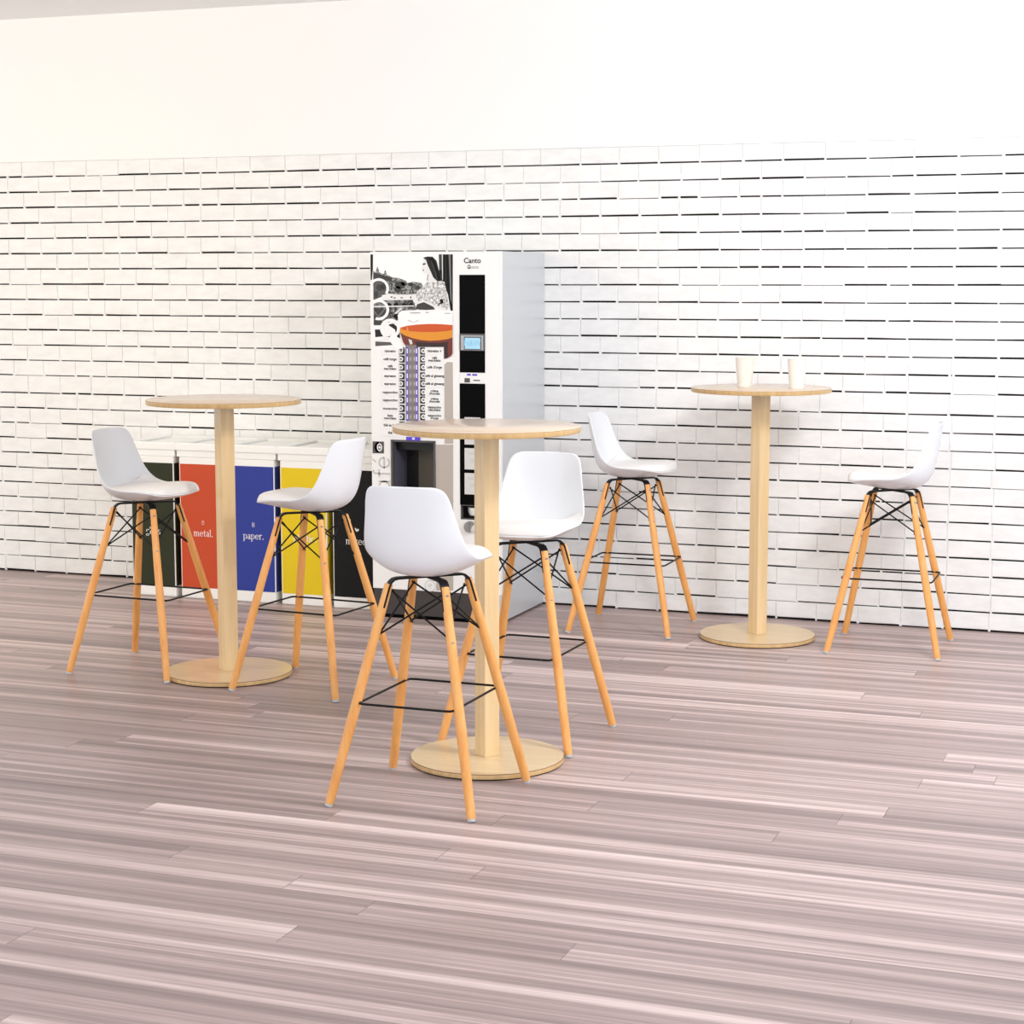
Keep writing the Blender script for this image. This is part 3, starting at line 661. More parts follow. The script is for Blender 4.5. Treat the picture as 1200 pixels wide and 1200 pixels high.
flat(p, [(-0.2583, 1.3792), (-0.2501, 1.3828), (-0.2568, 1.3935), (-0.2629, 1.3909)], 11, 'g250')
flat(p, [(-0.2501, 1.3828), (-0.2426, 1.3876), (-0.2513, 1.397), (-0.2568, 1.3935)], 11, 'g250')
flat(p, [(-0.2426, 1.3876), (-0.2362, 1.3934), (-0.2465, 1.4013), (-0.2513, 1.397)], 11, 'g250')
flat(p, [(-0.2362, 1.3934), (-0.2309, 1.4002), (-0.2427, 1.4063), (-0.2465, 1.4013)], 11, 'g250')
flat(p, [(-0.2309, 1.4002), (-0.227, 1.4077), (-0.2398, 1.4119), (-0.2427, 1.4063)], 11, 'g250')
flat(p, [(-0.227, 1.4077), (-0.2246, 1.4157), (-0.238, 1.4177), (-0.2398, 1.4119)], 11, 'g250')
flat(p, [(-0.2246, 1.4157), (-0.2238, 1.4239), (-0.2374, 1.4238), (-0.238, 1.4177)], 11, 'g250')
flat(p, [(-0.2238, 1.4239), (-0.2245, 1.4321), (-0.2379, 1.4298), (-0.2374, 1.4238)], 11, 'g250')
flat(p, [(-0.2245, 1.4321), (-0.2268, 1.44), (-0.2396, 1.4357), (-0.2379, 1.4298)], 11, 'g250')
flat(p, [(-0.2268, 1.44), (-0.2305, 1.4474), (-0.2423, 1.4412), (-0.2396, 1.4357)], 11, 'g250')
flat(p, [(-0.2305, 1.4474), (-0.2356, 1.4541), (-0.2461, 1.4461), (-0.2423, 1.4412)], 11, 'g250')
flat(p, [(-0.2356, 1.4541), (-0.242, 1.4599), (-0.2508, 1.4504), (-0.2461, 1.4461)], 11, 'g250')
flat(p, [(-0.242, 1.4599), (-0.2493, 1.4646), (-0.2562, 1.4538), (-0.2508, 1.4504)], 11, 'g250')
flat(p, [(-0.2493, 1.4646), (-0.2575, 1.468), (-0.2623, 1.4564), (-0.2562, 1.4538)], 11, 'g250')
flat(p, [(-0.2575, 1.468), (-0.2662, 1.4701), (-0.2687, 1.4579), (-0.2623, 1.4564)], 11, 'g250')
flat(p, [(-0.2662, 1.4701), (-0.2753, 1.4708), (-0.2754, 1.4584), (-0.2687, 1.4579)], 11, 'g250')
flat(p, [(-0.2753, 1.4708), (-0.2843, 1.47), (-0.282, 1.4578), (-0.2754, 1.4584)], 11, 'g250')
flat(p, [(-0.2843, 1.47), (-0.2931, 1.4679), (-0.2885, 1.4562), (-0.282, 1.4578)], 11, 'g250')
flat(p, [(-0.2931, 1.4679), (-0.3013, 1.4643), (-0.2946, 1.4536), (-0.2885, 1.4562)], 11, 'g250')
flat(p, [(-0.3013, 1.4643), (-0.3088, 1.4596), (-0.3001, 1.4501), (-0.2946, 1.4536)], 11, 'g250')
flat(p, [(-0.1698, 1.3392), (-0.1714, 1.351), (-0.1861, 1.3473), (-0.185, 1.3391)], 11, 'g250')
flat(p, [(-0.1714, 1.351), (-0.1763, 1.362), (-0.1896, 1.3549), (-0.1861, 1.3473)], 11, 'g250')
flat(p, [(-0.1763, 1.362), (-0.1842, 1.3714), (-0.195, 1.3614), (-0.1896, 1.3549)], 11, 'g250')
flat(p, [(-0.1842, 1.3714), (-0.1945, 1.3785), (-0.2022, 1.3664), (-0.195, 1.3614)], 11, 'g250')
flat(p, [(-0.1945, 1.3785), (-0.2065, 1.383), (-0.2106, 1.3695), (-0.2022, 1.3664)], 11, 'g250')
flat(p, [(-0.2065, 1.383), (-0.2194, 1.3844), (-0.2196, 1.3705), (-0.2106, 1.3695)], 11, 'g250')
flat(p, [(-0.2194, 1.3844), (-0.2324, 1.3828), (-0.2286, 1.3694), (-0.2196, 1.3705)], 11, 'g250')
flat(p, [(-0.2324, 1.3828), (-0.2446, 1.3781), (-0.237, 1.3661), (-0.2286, 1.3694)], 11, 'g250')
flat(p, [(-0.2446, 1.3781), (-0.255, 1.3708), (-0.2443, 1.361), (-0.237, 1.3661)], 11, 'g250')
flat(p, [(-0.255, 1.3708), (-0.2631, 1.3612), (-0.2499, 1.3544), (-0.2443, 1.361)], 11, 'g250')
flat(p, [(-0.2631, 1.3612), (-0.2683, 1.3501), (-0.2535, 1.3467), (-0.2499, 1.3544)], 11, 'g250')
flat(p, [(-0.2683, 1.3501), (-0.2701, 1.3383), (-0.2547, 1.3384), (-0.2535, 1.3467)], 11, 'g250')
flat(p, [(-0.2701, 1.3383), (-0.2685, 1.3264), (-0.2536, 1.3302), (-0.2547, 1.3384)], 11, 'g250')
flat(p, [(-0.2685, 1.3264), (-0.2635, 1.3154), (-0.2502, 1.3226), (-0.2536, 1.3302)], 11, 'g250')
flat(p, [(-0.2635, 1.3154), (-0.2556, 1.306), (-0.2447, 1.316), (-0.2502, 1.3226)], 11, 'g250')
flat(p, [(-0.2556, 1.306), (-0.2453, 1.2988), (-0.2375, 1.311), (-0.2447, 1.316)], 11, 'g250')
flat(p, [(-0.2453, 1.2988), (-0.2332, 1.2944), (-0.2291, 1.3079), (-0.2375, 1.311)], 11, 'g250')
flat(p, [(-0.2332, 1.2944), (-0.2202, 1.293), (-0.2201, 1.307), (-0.2291, 1.3079)], 11, 'g250')
flat(p, [(-0.2202, 1.293), (-0.2072, 1.2947), (-0.2111, 1.3081), (-0.2201, 1.307)], 11, 'g250')
flat(p, [(-0.2072, 1.2947), (-0.1951, 1.2994), (-0.2026, 1.3114), (-0.2111, 1.3081)], 11, 'g250')
flat(p, [(-0.1951, 1.2994), (-0.1847, 1.3068), (-0.1954, 1.3165), (-0.2026, 1.3114)], 11, 'g250')
flat(p, [(-0.1847, 1.3068), (-0.1766, 1.3163), (-0.1898, 1.3232), (-0.1954, 1.3165)], 11, 'g250')
flat(p, [(-0.1766, 1.3163), (-0.1716, 1.3274), (-0.1863, 1.3309), (-0.1898, 1.3232)], 11, 'g250')
flat(p, [(-0.1716, 1.3274), (-0.1698, 1.3392), (-0.185, 1.3391), (-0.1863, 1.3309)], 11, 'g250')
flat(p, [(-0.2325, 1.3425), (-0.2198, 1.3426), (-0.2201, 1.3), (-0.2308, 1.2999)], 12, 'g250')
flat(p, [(-0.2435, 1.3036), (-0.1883, 1.3061), (-0.1714, 1.2889), (-0.1589, 1.2619), (-0.1548, 1.2426), (-0.1888, 1.2422), (-0.2182, 1.2767)], 12, 'g250')
flat(p, [(-0.3034, 1.2893), (-0.2393, 1.3036), (-0.2351, 1.292), (-0.2993, 1.2796)], 12, 'g250')
flat(p, [(-0.1812, 1.399), (-0.1747, 1.4126), (-0.1577, 1.4212), (-0.061, 1.4249), (0.0877, 1.42), (0.0875, 1.3512), (-0.171, 1.345), (-0.1772, 1.3662)], 13, 'g250')
flat(p, [(-0.0652, 1.4114), (-0.0708, 1.4134), (-0.0855, 1.4145), (-0.1037, 1.4144), (-0.1184, 1.4131), (-0.1241, 1.411), (-0.1184, 1.409), (-0.1037, 1.4078), (-0.0855, 1.408), (-0.0708, 1.4093)], 14, 'g185')
flat(p, [(-0.0275, 1.4128), (-0.0291, 1.4146), (-0.0333, 1.4157), (-0.0385, 1.4156), (-0.0427, 1.4145), (-0.0443, 1.4127), (-0.0427, 1.4109), (-0.0385, 1.4098), (-0.0333, 1.4098), (-0.0291, 1.411)], 14, 'g185')
flat(p, [(0.0806, 1.4097), (0.0775, 1.411), (0.0692, 1.4118), (0.0589, 1.4117), (0.0506, 1.4108), (0.0474, 1.4095), (0.0506, 1.4081), (0.0589, 1.4074), (0.0692, 1.4074), (0.0775, 1.4083)], 14, 'g185')
flat(p, [(-0.1327, 1.3801), (-0.1201, 1.3783), (-0.1033, 1.3688), (-0.078, 1.3825), (-0.0802, 1.3728), (-0.1033, 1.3649), (-0.1286, 1.3724)], 14, 'g215')
flat(p, [(0.0875, 1.3578), (0.0348, 1.3611), (-0.0278, 1.3617), (-0.0865, 1.3585), (-0.1371, 1.3519), (-0.1668, 1.3439), (-0.1719, 1.3353), (-0.1691, 1.3218), (-0.1459, 1.3085), (-0.1038, 1.2955), (-0.0618, 1.2882), (-0.0199, 1.286), (0.0219, 1.2881), (0.0636, 1.2947), (0.0873, 1.3015)], 15, 'coffee_hi')
flat(p, [(0.0875, 1.3578), (0.0348, 1.3611), (-0.0278, 1.3617), (-0.0865, 1.3585), (-0.1371, 1.3519), (-0.1668, 1.3439), (-0.1584, 1.3355), (-0.1204, 1.3281), (-0.0616, 1.3249), (0.0012, 1.3255), (0.0554, 1.3299), (0.0874, 1.3359)], 16, 'coffee')
flat(p, [(-0.0614, 1.3518), (0.0222, 1.3564), (0.0638, 1.351), (0.0471, 1.3375), (-0.0113, 1.3331), (-0.0531, 1.3403)], 17, 'coffee')
flat(p, [(-0.1393, 1.3453), (-0.1308, 1.3473), (-0.1268, 1.3281), (-0.1352, 1.328)], 17, 'coffee_hi')
flat(p, [(-0.1699, 1.3218), (-0.1459, 1.3085), (-0.1038, 1.2955), (-0.0618, 1.2882), (-0.0199, 1.286), (0.0219, 1.2881), (0.0636, 1.2947), (0.0873, 1.3015), (0.087, 1.2305), (0.0799, 1.2189), (0.0632, 1.209), (0.0465, 1.2046), (0.0455, 1.2588), (-0.0872, 1.2571), (-0.0871, 1.2667), (-0.1462, 1.266), (-0.1546, 1.2775)], 15, 'coffee_dk')
flat(p, [(-0.0955, 1.2821), (-0.0367, 1.277), (0.0219, 1.2765), (0.0677, 1.2821), (0.0635, 1.2724), (0.0468, 1.2588), (-0.0872, 1.2571)], 16, 'coffee_bk')
flat(p, [(0.0468, 1.2588), (0.0635, 1.2724), (0.0653, 1.2148), (0.0474, 1.2061)], 16, 'coffee_bk')
flat(p, [(-0.1291, 1.2933), (-0.1123, 1.2877), (-0.1082, 1.2703), (-0.1208, 1.2682)], 16, 'g215')
pic = p.build('poster', door); tag(pic, 'black and white window view with an orange coffee glass')
# --- taupe stripe and centre split
p = MB()
flat(p, [(0.0456, 1.1799), (0.059, 1.1917), (0.0864, 1.1902), (0.087, 0.8987), (0.0867, 0.8211), (0.044, 0.8198)], 0.5, 'taupe')
flat(p, [(0.0028, 0.8146), (0.0867, 0.8172), (0.0841, 0.146), (-0.0006, 0.1411)], 0.6, 'taupe')
p.build('taupe_stripe', door)
# --- selection keys
k = MB(); panel(k, (-0.262, -0.1795, 1.2204, 1.2538), 'white', .0035)
put_flat(k, font_text('ristretto', 0.0165, 0.0005), -0.2207, 1.2316, FY - .0042, 'ink', 0)
lab = k.build('selection_label', door)
k = MB(); panel(k, (-0.1735, -0.1498, 1.222, 1.2538), 'ink', .0035)
put_flat(k, band(0, 0, .0105, .0105, tv=.005, th=.005), -0.1667, 1.2378, FY - .0042, 'g250'); put_flat(k, band(0, 0, .003, .003, tv=.003, th=.003), -0.1667, 1.2378, FY - .0042, 'g185')
k.build('drink_symbol', door)
k = MB(); panel(k, (-0.2624, -0.1797, 1.1838, 1.2172), 'white', .0035)
put_flat(k, font_text('café lungo', 0.0165, 0.0005), -0.221, 1.1951, FY - .0042, 'ink', 0)
lab = k.build('selection_label', door)
k = MB(); panel(k, (-0.1738, -0.1501, 1.1855, 1.2173), 'ink', .0035)
put_flat(k, band(0, 0, .0105, .0105, tv=.005, th=.005), -0.167, 1.2013, FY - .0042, 'g250'); put_flat(k, band(0, 0, .003, .003, tv=.003, th=.003), -0.167, 1.2013, FY - .0042, 'g185')
k.build('drink_symbol', door)
k = MB(); panel(k, (-0.2627, -0.18, 1.1464, 1.1799), 'white', .0035)
put_flat(k, font_text('café', 0.015, 0.0005), -0.2213, 1.1639, FY - .0042, 'ink', 0)
put_flat(k, font_text('macchiato', 0.015, 0.0005), -0.2214, 1.1518, FY - .0042, 'ink', 0)
lab = k.build('selection_label', door)
k = MB(); panel(k, (-0.1741, -0.1503, 1.1482, 1.1801), 'ink', .0035)
put_flat(k, band(0, 0, .0105, .0105, tv=.005, th=.005), -0.1673, 1.164, FY - .0042, 'g250'); put_flat(k, band(0, 0, .003, .003, tv=.003, th=.003), -0.1673, 1.164, FY - .0042, 'g185')
k.build('drink_symbol', door)
k = MB(); panel(k, (-0.2631, -0.1803, 1.107, 1.1405), 'white', .0035)
put_flat(k, font_text('espresso', 0.0165, 0.0005), -0.2217, 1.1183, FY - .0042, 'ink', 0)
lab = k.build('selection_label', door)
k = MB(); panel(k, (-0.1744, -0.1506, 1.1089, 1.1408), 'ink', .0035)
put_flat(k, band(0, 0, .0105, .0105, tv=.005, th=.005), -0.1676, 1.1248, FY - .0042, 'g250'); put_flat(k, band(0, 0, .003, .003, tv=.003, th=.003), -0.1676, 1.1248, FY - .0042, 'g185')
k.build('drink_symbol', door)
k = MB(); panel(k, (-0.2634, -0.1806, 1.0711, 1.1047), 'white', .0035)
put_flat(k, font_text('espresso', 0.0165, 0.0005), -0.222, 1.0824, FY - .0042, 'ink', 0)
lab = k.build('selection_label', door)
k = MB(); panel(k, (-0.1747, -0.1509, 1.0731, 1.105), 'ink', .0035)
put_flat(k, band(0, 0, .0105, .0105, tv=.005, th=.005), -0.1679, 1.0889, FY - .0042, 'g250'); put_flat(k, band(0, 0, .003, .003, tv=.003, th=.003), -0.1679, 1.0889, FY - .0042, 'g185')
k.build('drink_symbol', door)
k = MB(); panel(k, (-0.2637, -0.1809, 1.0324, 1.066), 'white', .0035)
put_flat(k, font_text('cappuccino', 0.0165, 0.0005), -0.2223, 1.0437, FY - .0042, 'ink', 0)
lab = k.build('selection_label', door)
k = MB(); panel(k, (-0.175, -0.1512, 1.0345, 1.0664), 'ink', .0035)
put_flat(k, band(0, 0, .0105, .0105, tv=.005, th=.005), -0.1682, 1.0503, FY - .0042, 'g250'); put_flat(k, band(0, 0, .003, .003, tv=.003, th=.003), -0.1682, 1.0503, FY - .0042, 'g185')
k.build('drink_symbol', door)
k = MB(); panel(k, (-0.2641, -0.1812, 0.9964, 1.03), 'white', .0035)
put_flat(k, font_text('cappuccino', 0.0165, 0.0005), -0.2226, 1.0077, FY - .0042, 'ink', 0)
lab = k.build('selection_label', door)
k = MB(); panel(k, (-0.1752, -0.1514, 0.9986, 1.0306), 'ink', .0035)
put_flat(k, band(0, 0, .0105, .0105, tv=.005, th=.005), -0.1684, 1.0145, FY - .0042, 'g250'); put_flat(k, band(0, 0, .003, .003, tv=.003, th=.003), -0.1684, 1.0145, FY - .0042, 'g185')
k.build('drink_symbol', door)
k = MB(); panel(k, (-0.2644, -0.1815, 0.9576, 0.9913), 'white', .0035)
put_flat(k, font_text('mocaccino', 0.0165, 0.0005), -0.2229, 0.969, FY - .0042, 'ink', 0)
lab = k.build('selection_label', door)
k = MB(); panel(k, (-0.1755, -0.1517, 0.9599, 0.9919), 'ink', .0035)
put_flat(k, band(0, 0, .0105, .0105, tv=.005, th=.005), -0.1687, 0.9758, FY - .0042, 'g250'); put_flat(k, band(0, 0, .003, .003, tv=.003, th=.003), -0.1687, 0.9758, FY - .0042, 'g185')
k.build('drink_symbol', door)
k = MB(); panel(k, (-0.2648, -0.1818, 0.9196, 0.9533), 'white', .0035)
put_flat(k, font_text('latte', 0.015, 0.0005), -0.2232, 0.9372, FY - .0042, 'ink', 0)
put_flat(k, font_text('macchiato', 0.015, 0.0005), -0.2233, 0.9251, FY - .0042, 'ink', 0)
lab = k.build('selection_label', door)
k = MB(); panel(k, (-0.1758, -0.152, 0.9219, 0.954), 'ink', .0035)
put_flat(k, band(0, 0, .0105, .0105, tv=.005, th=.005), -0.169, 0.9378, FY - .0042, 'g250'); put_flat(k, band(0, 0, .003, .003, tv=.003, th=.003), -0.169, 0.9378, FY - .0042, 'g185')
k.build('drink_symbol', door)
k = MB(); panel(k, (-0.2651, -0.1821, 0.8811, 0.9149), 'white', .0035)
put_flat(k, font_text('thé au lait', 0.0165, 0.0005), -0.2236, 0.8925, FY - .0042, 'ink', 0)
lab = k.build('selection_label', door)
k = MB(); panel(k, (-0.1761, -0.1523, 0.8836, 0.9157), 'ink', .0035)
put_flat(k, band(0, 0, .0105, .0105, tv=.005, th=.005), -0.1693, 0.8995, FY - .0042, 'g250'); put_flat(k, band(0, 0, .003, .003, tv=.003, th=.003), -0.1693, 0.8995, FY - .0042, 'g185')
k.build('drink_symbol', door)
k = MB(); panel(k, (-0.2654, -0.1824, 0.8465, 0.8803), 'white', .0035)
put_flat(k, font_text('thé', 0.0165, 0.0005), -0.2239, 0.8579, FY - .0042, 'ink', 0)
lab = k.build('selection_label', door)
k = MB(); panel(k, (-0.047, 0.0434, 1.2235, 1.2566), 'white', .0035)
put_flat(k, font_text('ristretto +', 0.0165, 0.0005), -0.0017, 1.2347, FY - .0042, 'ink', 0)
lab = k.build('selection_label', door)
k = MB(); panel(k, (-0.0722, -0.0503, 1.2234, 1.2551), 'ink', .0035)
put_flat(k, band(0, 0, .0105, .0105, tv=.005, th=.005), -0.0562, 1.2393, FY - .0042, 'g250'); put_flat(k, band(0, 0, .003, .003, tv=.003, th=.003), -0.0562, 1.2393, FY - .0042, 'g185')
k.build('drink_symbol', door)
k = MB(); panel(k, (-0.0472, 0.0432, 1.1872, 1.2204), 'white', .0035)
put_flat(k, font_text('café', 0.015, 0.0005), -0.0019, 1.2046, FY - .0042, 'ink', 0)
put_flat(k, font_text('macchiato', 0.015, 0.0005), -0.002, 1.1926, FY - .0042, 'ink', 0)
lab = k.build('selection_label', door)
k = MB(); panel(k, (-0.0724, -0.0505, 1.1871, 1.2188), 'ink', .0035)
put_flat(k, band(0, 0, .0105, .0105, tv=.005, th=.005), -0.0564, 1.203, FY - .0042, 'g250'); put_flat(k, band(0, 0, .003, .003, tv=.003, th=.003), -0.0564, 1.203, FY - .0042, 'g185')
k.build('drink_symbol', door)
k = MB(); panel(k, (-0.0474, 0.043, 1.1502, 1.1834), 'white', .0035)
put_flat(k, font_text("café d'orge", 0.0165, 0.0005), -0.0021, 1.1614, FY - .0042, 'ink', 0)
lab = k.build('selection_label', door)
k = MB(); panel(k, (-0.0726, -0.0507, 1.1499, 1.1817), 'ink', .0035)
put_flat(k, band(0, 0, .0105, .0105, tv=.005, th=.005), -0.0566, 1.1659, FY - .0042, 'g250'); put_flat(k, band(0, 0, .003, .003, tv=.003, th=.003), -0.0566, 1.1659, FY - .0042, 'g185')
k.build('drink_symbol', door)
k = MB(); panel(k, (-0.0476, 0.0429, 1.1111, 1.1444), 'white', .0035)
put_flat(k, font_text('café al ginseng', 0.0165, 0.0005), -0.0023, 1.1224, FY - .0042, 'ink', 0)
lab = k.build('selection_label', door)
k = MB(); panel(k, (-0.0729, -0.051, 1.1108, 1.1426), 'ink', .0035)
put_flat(k, band(0, 0, .0105, .0105, tv=.005, th=.005), -0.0569, 1.1268, FY - .0042, 'g250'); put_flat(k, band(0, 0, .003, .003, tv=.003, th=.003), -0.0569, 1.1268, FY - .0042, 'g185')
k.build('drink_symbol', door)
k = MB(); panel(k, (-0.0478, 0.0427, 1.0756, 1.1088), 'white', .0035)
put_flat(k, font_text('café al ginseng', 0.0165, 0.0005), -0.0025, 1.0868, FY - .0042, 'ink', 0)
lab = k.build('selection_label', door)
k = MB(); panel(k, (-0.0731, -0.0512, 1.0751, 1.1069), 'ink', .0035)
put_flat(k, band(0, 0, .0105, .0105, tv=.005, th=.005), -0.0571, 1.0911, FY - .0042, 'g250'); put_flat(k, band(0, 0, .003, .003, tv=.003, th=.003), -0.0571, 1.0911, FY - .0042, 'g185')
k.build('drink_symbol', door)
k = MB(); panel(k, (-0.048, 0.0425, 1.0372, 1.0705), 'white', .0035)
put_flat(k, font_text('crème', 0.015, 0.0005), -0.0027, 1.0546, FY - .0042, 'ink', 0)
put_flat(k, font_text('chocolat', 0.015, 0.0005), -0.0027, 1.0426, FY - .0042, 'ink', 0)
lab = k.build('selection_label', door)
k = MB(); panel(k, (-0.0733, -0.0514, 1.0367, 1.0685), 'ink', .0035)
put_flat(k, band(0, 0, .0105, .0105, tv=.005, th=.005), -0.0573, 1.0527, FY - .0042, 'g250'); put_flat(k, band(0, 0, .003, .003, tv=.003, th=.003), -0.0573, 1.0527, FY - .0042, 'g185')
k.build('drink_symbol', door)
k = MB(); panel(k, (-0.0483, 0.0424, 1.0015, 1.0349), 'white', .0035)
put_flat(k, font_text('crème', 0.015, 0.0005), -0.0029, 1.019, FY - .0042, 'ink', 0)
put_flat(k, font_text('chocolat', 0.015, 0.0005), -0.0029, 1.007, FY - .0042, 'ink', 0)
lab = k.build('selection_label', door)
k = MB(); panel(k, (-0.0735, -0.0516, 1.0009, 1.0328), 'ink', .0035)
put_flat(k, band(0, 0, .0105, .0105, tv=.005, th=.005), -0.0575, 1.017, FY - .0042, 'g250'); put_flat(k, band(0, 0, .003, .003, tv=.003, th=.003), -0.0575, 1.017, FY - .0042, 'g185')
k.build('drink_symbol', door)
k = MB(); panel(k, (-0.0485, 0.0422, 0.9631, 0.9965), 'white', .0035)
put_flat(k, font_text('cappuccino', 0.015, 0.0005), -0.0031, 0.9806, FY - .0042, 'ink', 0)
put_flat(k, font_text('macchiato', 0.015, 0.0005), -0.0031, 0.9685, FY - .0042, 'ink', 0)
lab = k.build('selection_label', door)
k = MB(); panel(k, (-0.0738, -0.0519, 0.9624, 0.9943), 'ink', .0035)
put_flat(k, band(0, 0, .0105, .0105, tv=.005, th=.005), -0.0578, 0.9785, FY - .0042, 'g250'); put_flat(k, band(0, 0, .003, .003, tv=.003, th=.003), -0.0578, 0.9785, FY - .0042, 'g185')
k.build('drink_symbol', door)
k = MB(); panel(k, (-0.0487, 0.042, 0.9254, 0.9588), 'white', .0035)
put_flat(k, font_text('cappuccino', 0.015, 0.0005), -0.0032, 0.9429, FY - .0042, 'ink', 0)
put_flat(k, font_text("d'orge", 0.015, 0.0005), -0.0033, 0.9308, FY - .0042, 'ink', 0)
lab = k.build('selection_label', door)
k = MB(); panel(k, (-0.074, -0.0521, 0.9246, 0.9565), 'ink', .0035)
put_flat(k, band(0, 0, .0105, .0105, tv=.005, th=.005), -0.058, 0.9407, FY - .0042, 'g250'); put_flat(k, band(0, 0, .003, .003, tv=.003, th=.003), -0.058, 0.9407, FY - .0042, 'g185')
k.build('drink_symbol', door)
k = MB(); panel(k, (-0.1449, -0.0832, 0.9185, 1.2683), 'strip', .003)
panel(k, (-0.1405, -0.1303, 1.2216, 1.2549), 'led', .0036)
panel(k, (-0.1384, -0.1325, 1.2274, 1.2491), 'ledw', .0042)
panel(k, (-0.0949, -0.0848, 1.2222, 1.2555), 'led', .0036)
panel(k, (-0.0928, -0.0869, 1.228, 1.2497), 'ledw', .0042)
panel(k, (-0.1213, -0.1183, 1.2315, 1.2454), 'card', .0036)
panel(k, (-0.1031, -0.1002, 1.2317, 1.2457), 'card', .0036)
panel(k, (-0.1408, -0.1306, 1.1851, 1.2185), 'led', .0036)
panel(k, (-0.1386, -0.1327, 1.1909, 1.2127), 'ledw', .0042)
panel(k, (-0.0951, -0.085, 1.1858, 1.2191), 'led', .0036)
panel(k, (-0.093, -0.0871, 1.1917, 1.2133), 'ledw', .0042)
panel(k, (-0.1215, -0.1186, 1.1951, 1.209), 'card', .0036)
panel(k, (-0.1034, -0.1004, 1.1953, 1.2093), 'card', .0036)
panel(k, (-0.1284, -0.0967, 1.2196, 1.2211), 'frame', .0034)
panel(k, (-0.141, -0.1309, 1.1479, 1.1812), 'led', .0036)
panel(k, (-0.1389, -0.133, 1.1537, 1.1754), 'ledw', .0042)
panel(k, (-0.0954, -0.0853, 1.1487, 1.182), 'led', .0036)
panel(k, (-0.0933, -0.0874, 1.1545, 1.1762), 'ledw', .0042)
panel(k, (-0.1218, -0.1188, 1.1578, 1.1718), 'card', .0036)
panel(k, (-0.1036, -0.1007, 1.1581, 1.1721), 'card', .0036)
panel(k, (-0.1286, -0.0969, 1.1824, 1.1839), 'frame', .0034)
panel(k, (-0.1413, -0.1311, 1.1086, 1.142), 'led', .0036)
panel(k, (-0.1392, -0.1333, 1.1144, 1.1362), 'ledw', .0042)
panel(k, (-0.0956, -0.0855, 1.1095, 1.1428), 'led', .0036)
panel(k, (-0.0935, -0.0876, 1.1153, 1.137), 'ledw', .0042)
panel(k, (-0.122, -0.1191, 1.1186, 1.1326), 'card', .0036)
panel(k, (-0.1039, -0.1009, 1.119, 1.1329), 'card', .0036)
panel(k, (-0.1289, -0.0972, 1.1432, 1.1448), 'frame', .0034)
panel(k, (-0.1416, -0.1314, 1.0728, 1.1063), 'led', .0036)
panel(k, (-0.1394, -0.1335, 1.0787, 1.1004), 'ledw', .0042)
panel(k, (-0.0959, -0.0857, 1.0738, 1.1071), 'led', .0036)
panel(k, (-0.0938, -0.0878, 1.0796, 1.1013), 'ledw', .0042)
panel(k, (-0.1223, -0.1193, 1.0829, 1.0969), 'card', .0036)
panel(k, (-0.1041, -0.1012, 1.0832, 1.0972), 'card', .0036)
panel(k, (-0.1291, -0.0974, 1.1075, 1.109), 'frame', .0034)
panel(k, (-0.1418, -0.1317, 1.0343, 1.0678), 'led', .0036)
panel(k, (-0.1397, -0.1338, 1.0401, 1.0619), 'ledw', .0042)
panel(k, (-0.0961, -0.086, 1.0353, 1.0687), 'led', .0036)
panel(k, (-0.094, -0.0881, 1.0411, 1.0629), 'ledw', .0042)
panel(k, (-0.1226, -0.1196, 1.0443, 1.0584), 'card', .0036)
panel(k, (-0.1044, -0.1014, 1.0447, 1.0587), 'card', .0036)
panel(k, (-0.1294, -0.0977, 1.069, 1.0706), 'frame', .0034)
panel(k, (-0.1421, -0.1319, 0.9984, 1.0319), 'led', .0036)
panel(k, (-0.14, -0.134, 1.0042, 1.0261), 'ledw', .0042)
panel(k, (-0.0964, -0.0862, 0.9995, 1.0329), 'led', .0036)
panel(k, (-0.0942, -0.0883, 1.0053, 1.0271), 'ledw', .0042)
panel(k, (-0.1228, -0.1198, 1.0085, 1.0225), 'card', .0036)
panel(k, (-0.1046, -0.1016, 1.0089, 1.0229), 'card', .0036)
panel(k, (-0.1297, -0.0979, 1.0332, 1.0348), 'frame', .0034)
panel(k, (-0.1424, -0.1322, 0.9598, 0.9933), 'led', .0036)
panel(k, (-0.1403, -0.1343, 0.9656, 0.9875), 'ledw', .0042)
panel(k, (-0.0966, -0.0865, 0.9609, 0.9944), 'led', .0036)
panel(k, (-0.0945, -0.0886, 0.9667, 0.9886), 'ledw', .0042)
panel(k, (-0.1231, -0.1201, 0.9699, 0.9839), 'card', .0036)
panel(k, (-0.1049, -0.1019, 0.9703, 0.9844), 'card', .0036)
panel(k, (-0.1299, -0.0982, 0.9946, 0.9962), 'frame', .0034)
panel(k, (-0.1427, -0.1325, 0.9218, 0.9555), 'led', .0036)
panel(k, (-0.1405, -0.1346, 0.9277, 0.9496), 'ledw', .0042)
panel(k, (-0.0969, -0.0867, 0.9231, 0.9566), 'led', .0036)
panel(k, (-0.0947, -0.0888, 0.9289, 0.9508), 'ledw', .0042)
panel(k, (-0.1233, -0.1204, 0.932, 0.9461), 'card', .0036)
panel(k, (-0.1051, -0.1021, 0.9325, 0.9466), 'card', .0036)
panel(k, (-0.1302, -0.0984, 0.9568, 0.9584), 'frame', .0034)
k.build('button_strip', door)
k = MB(); panel(k, (-0.143, -0.0751, 0.8307, 0.8464), 'led', .006); panel(k, (-0.1132, -0.1005, 0.8347, 0.8441), 'ledw', .0066); k.build('niche_light', door)
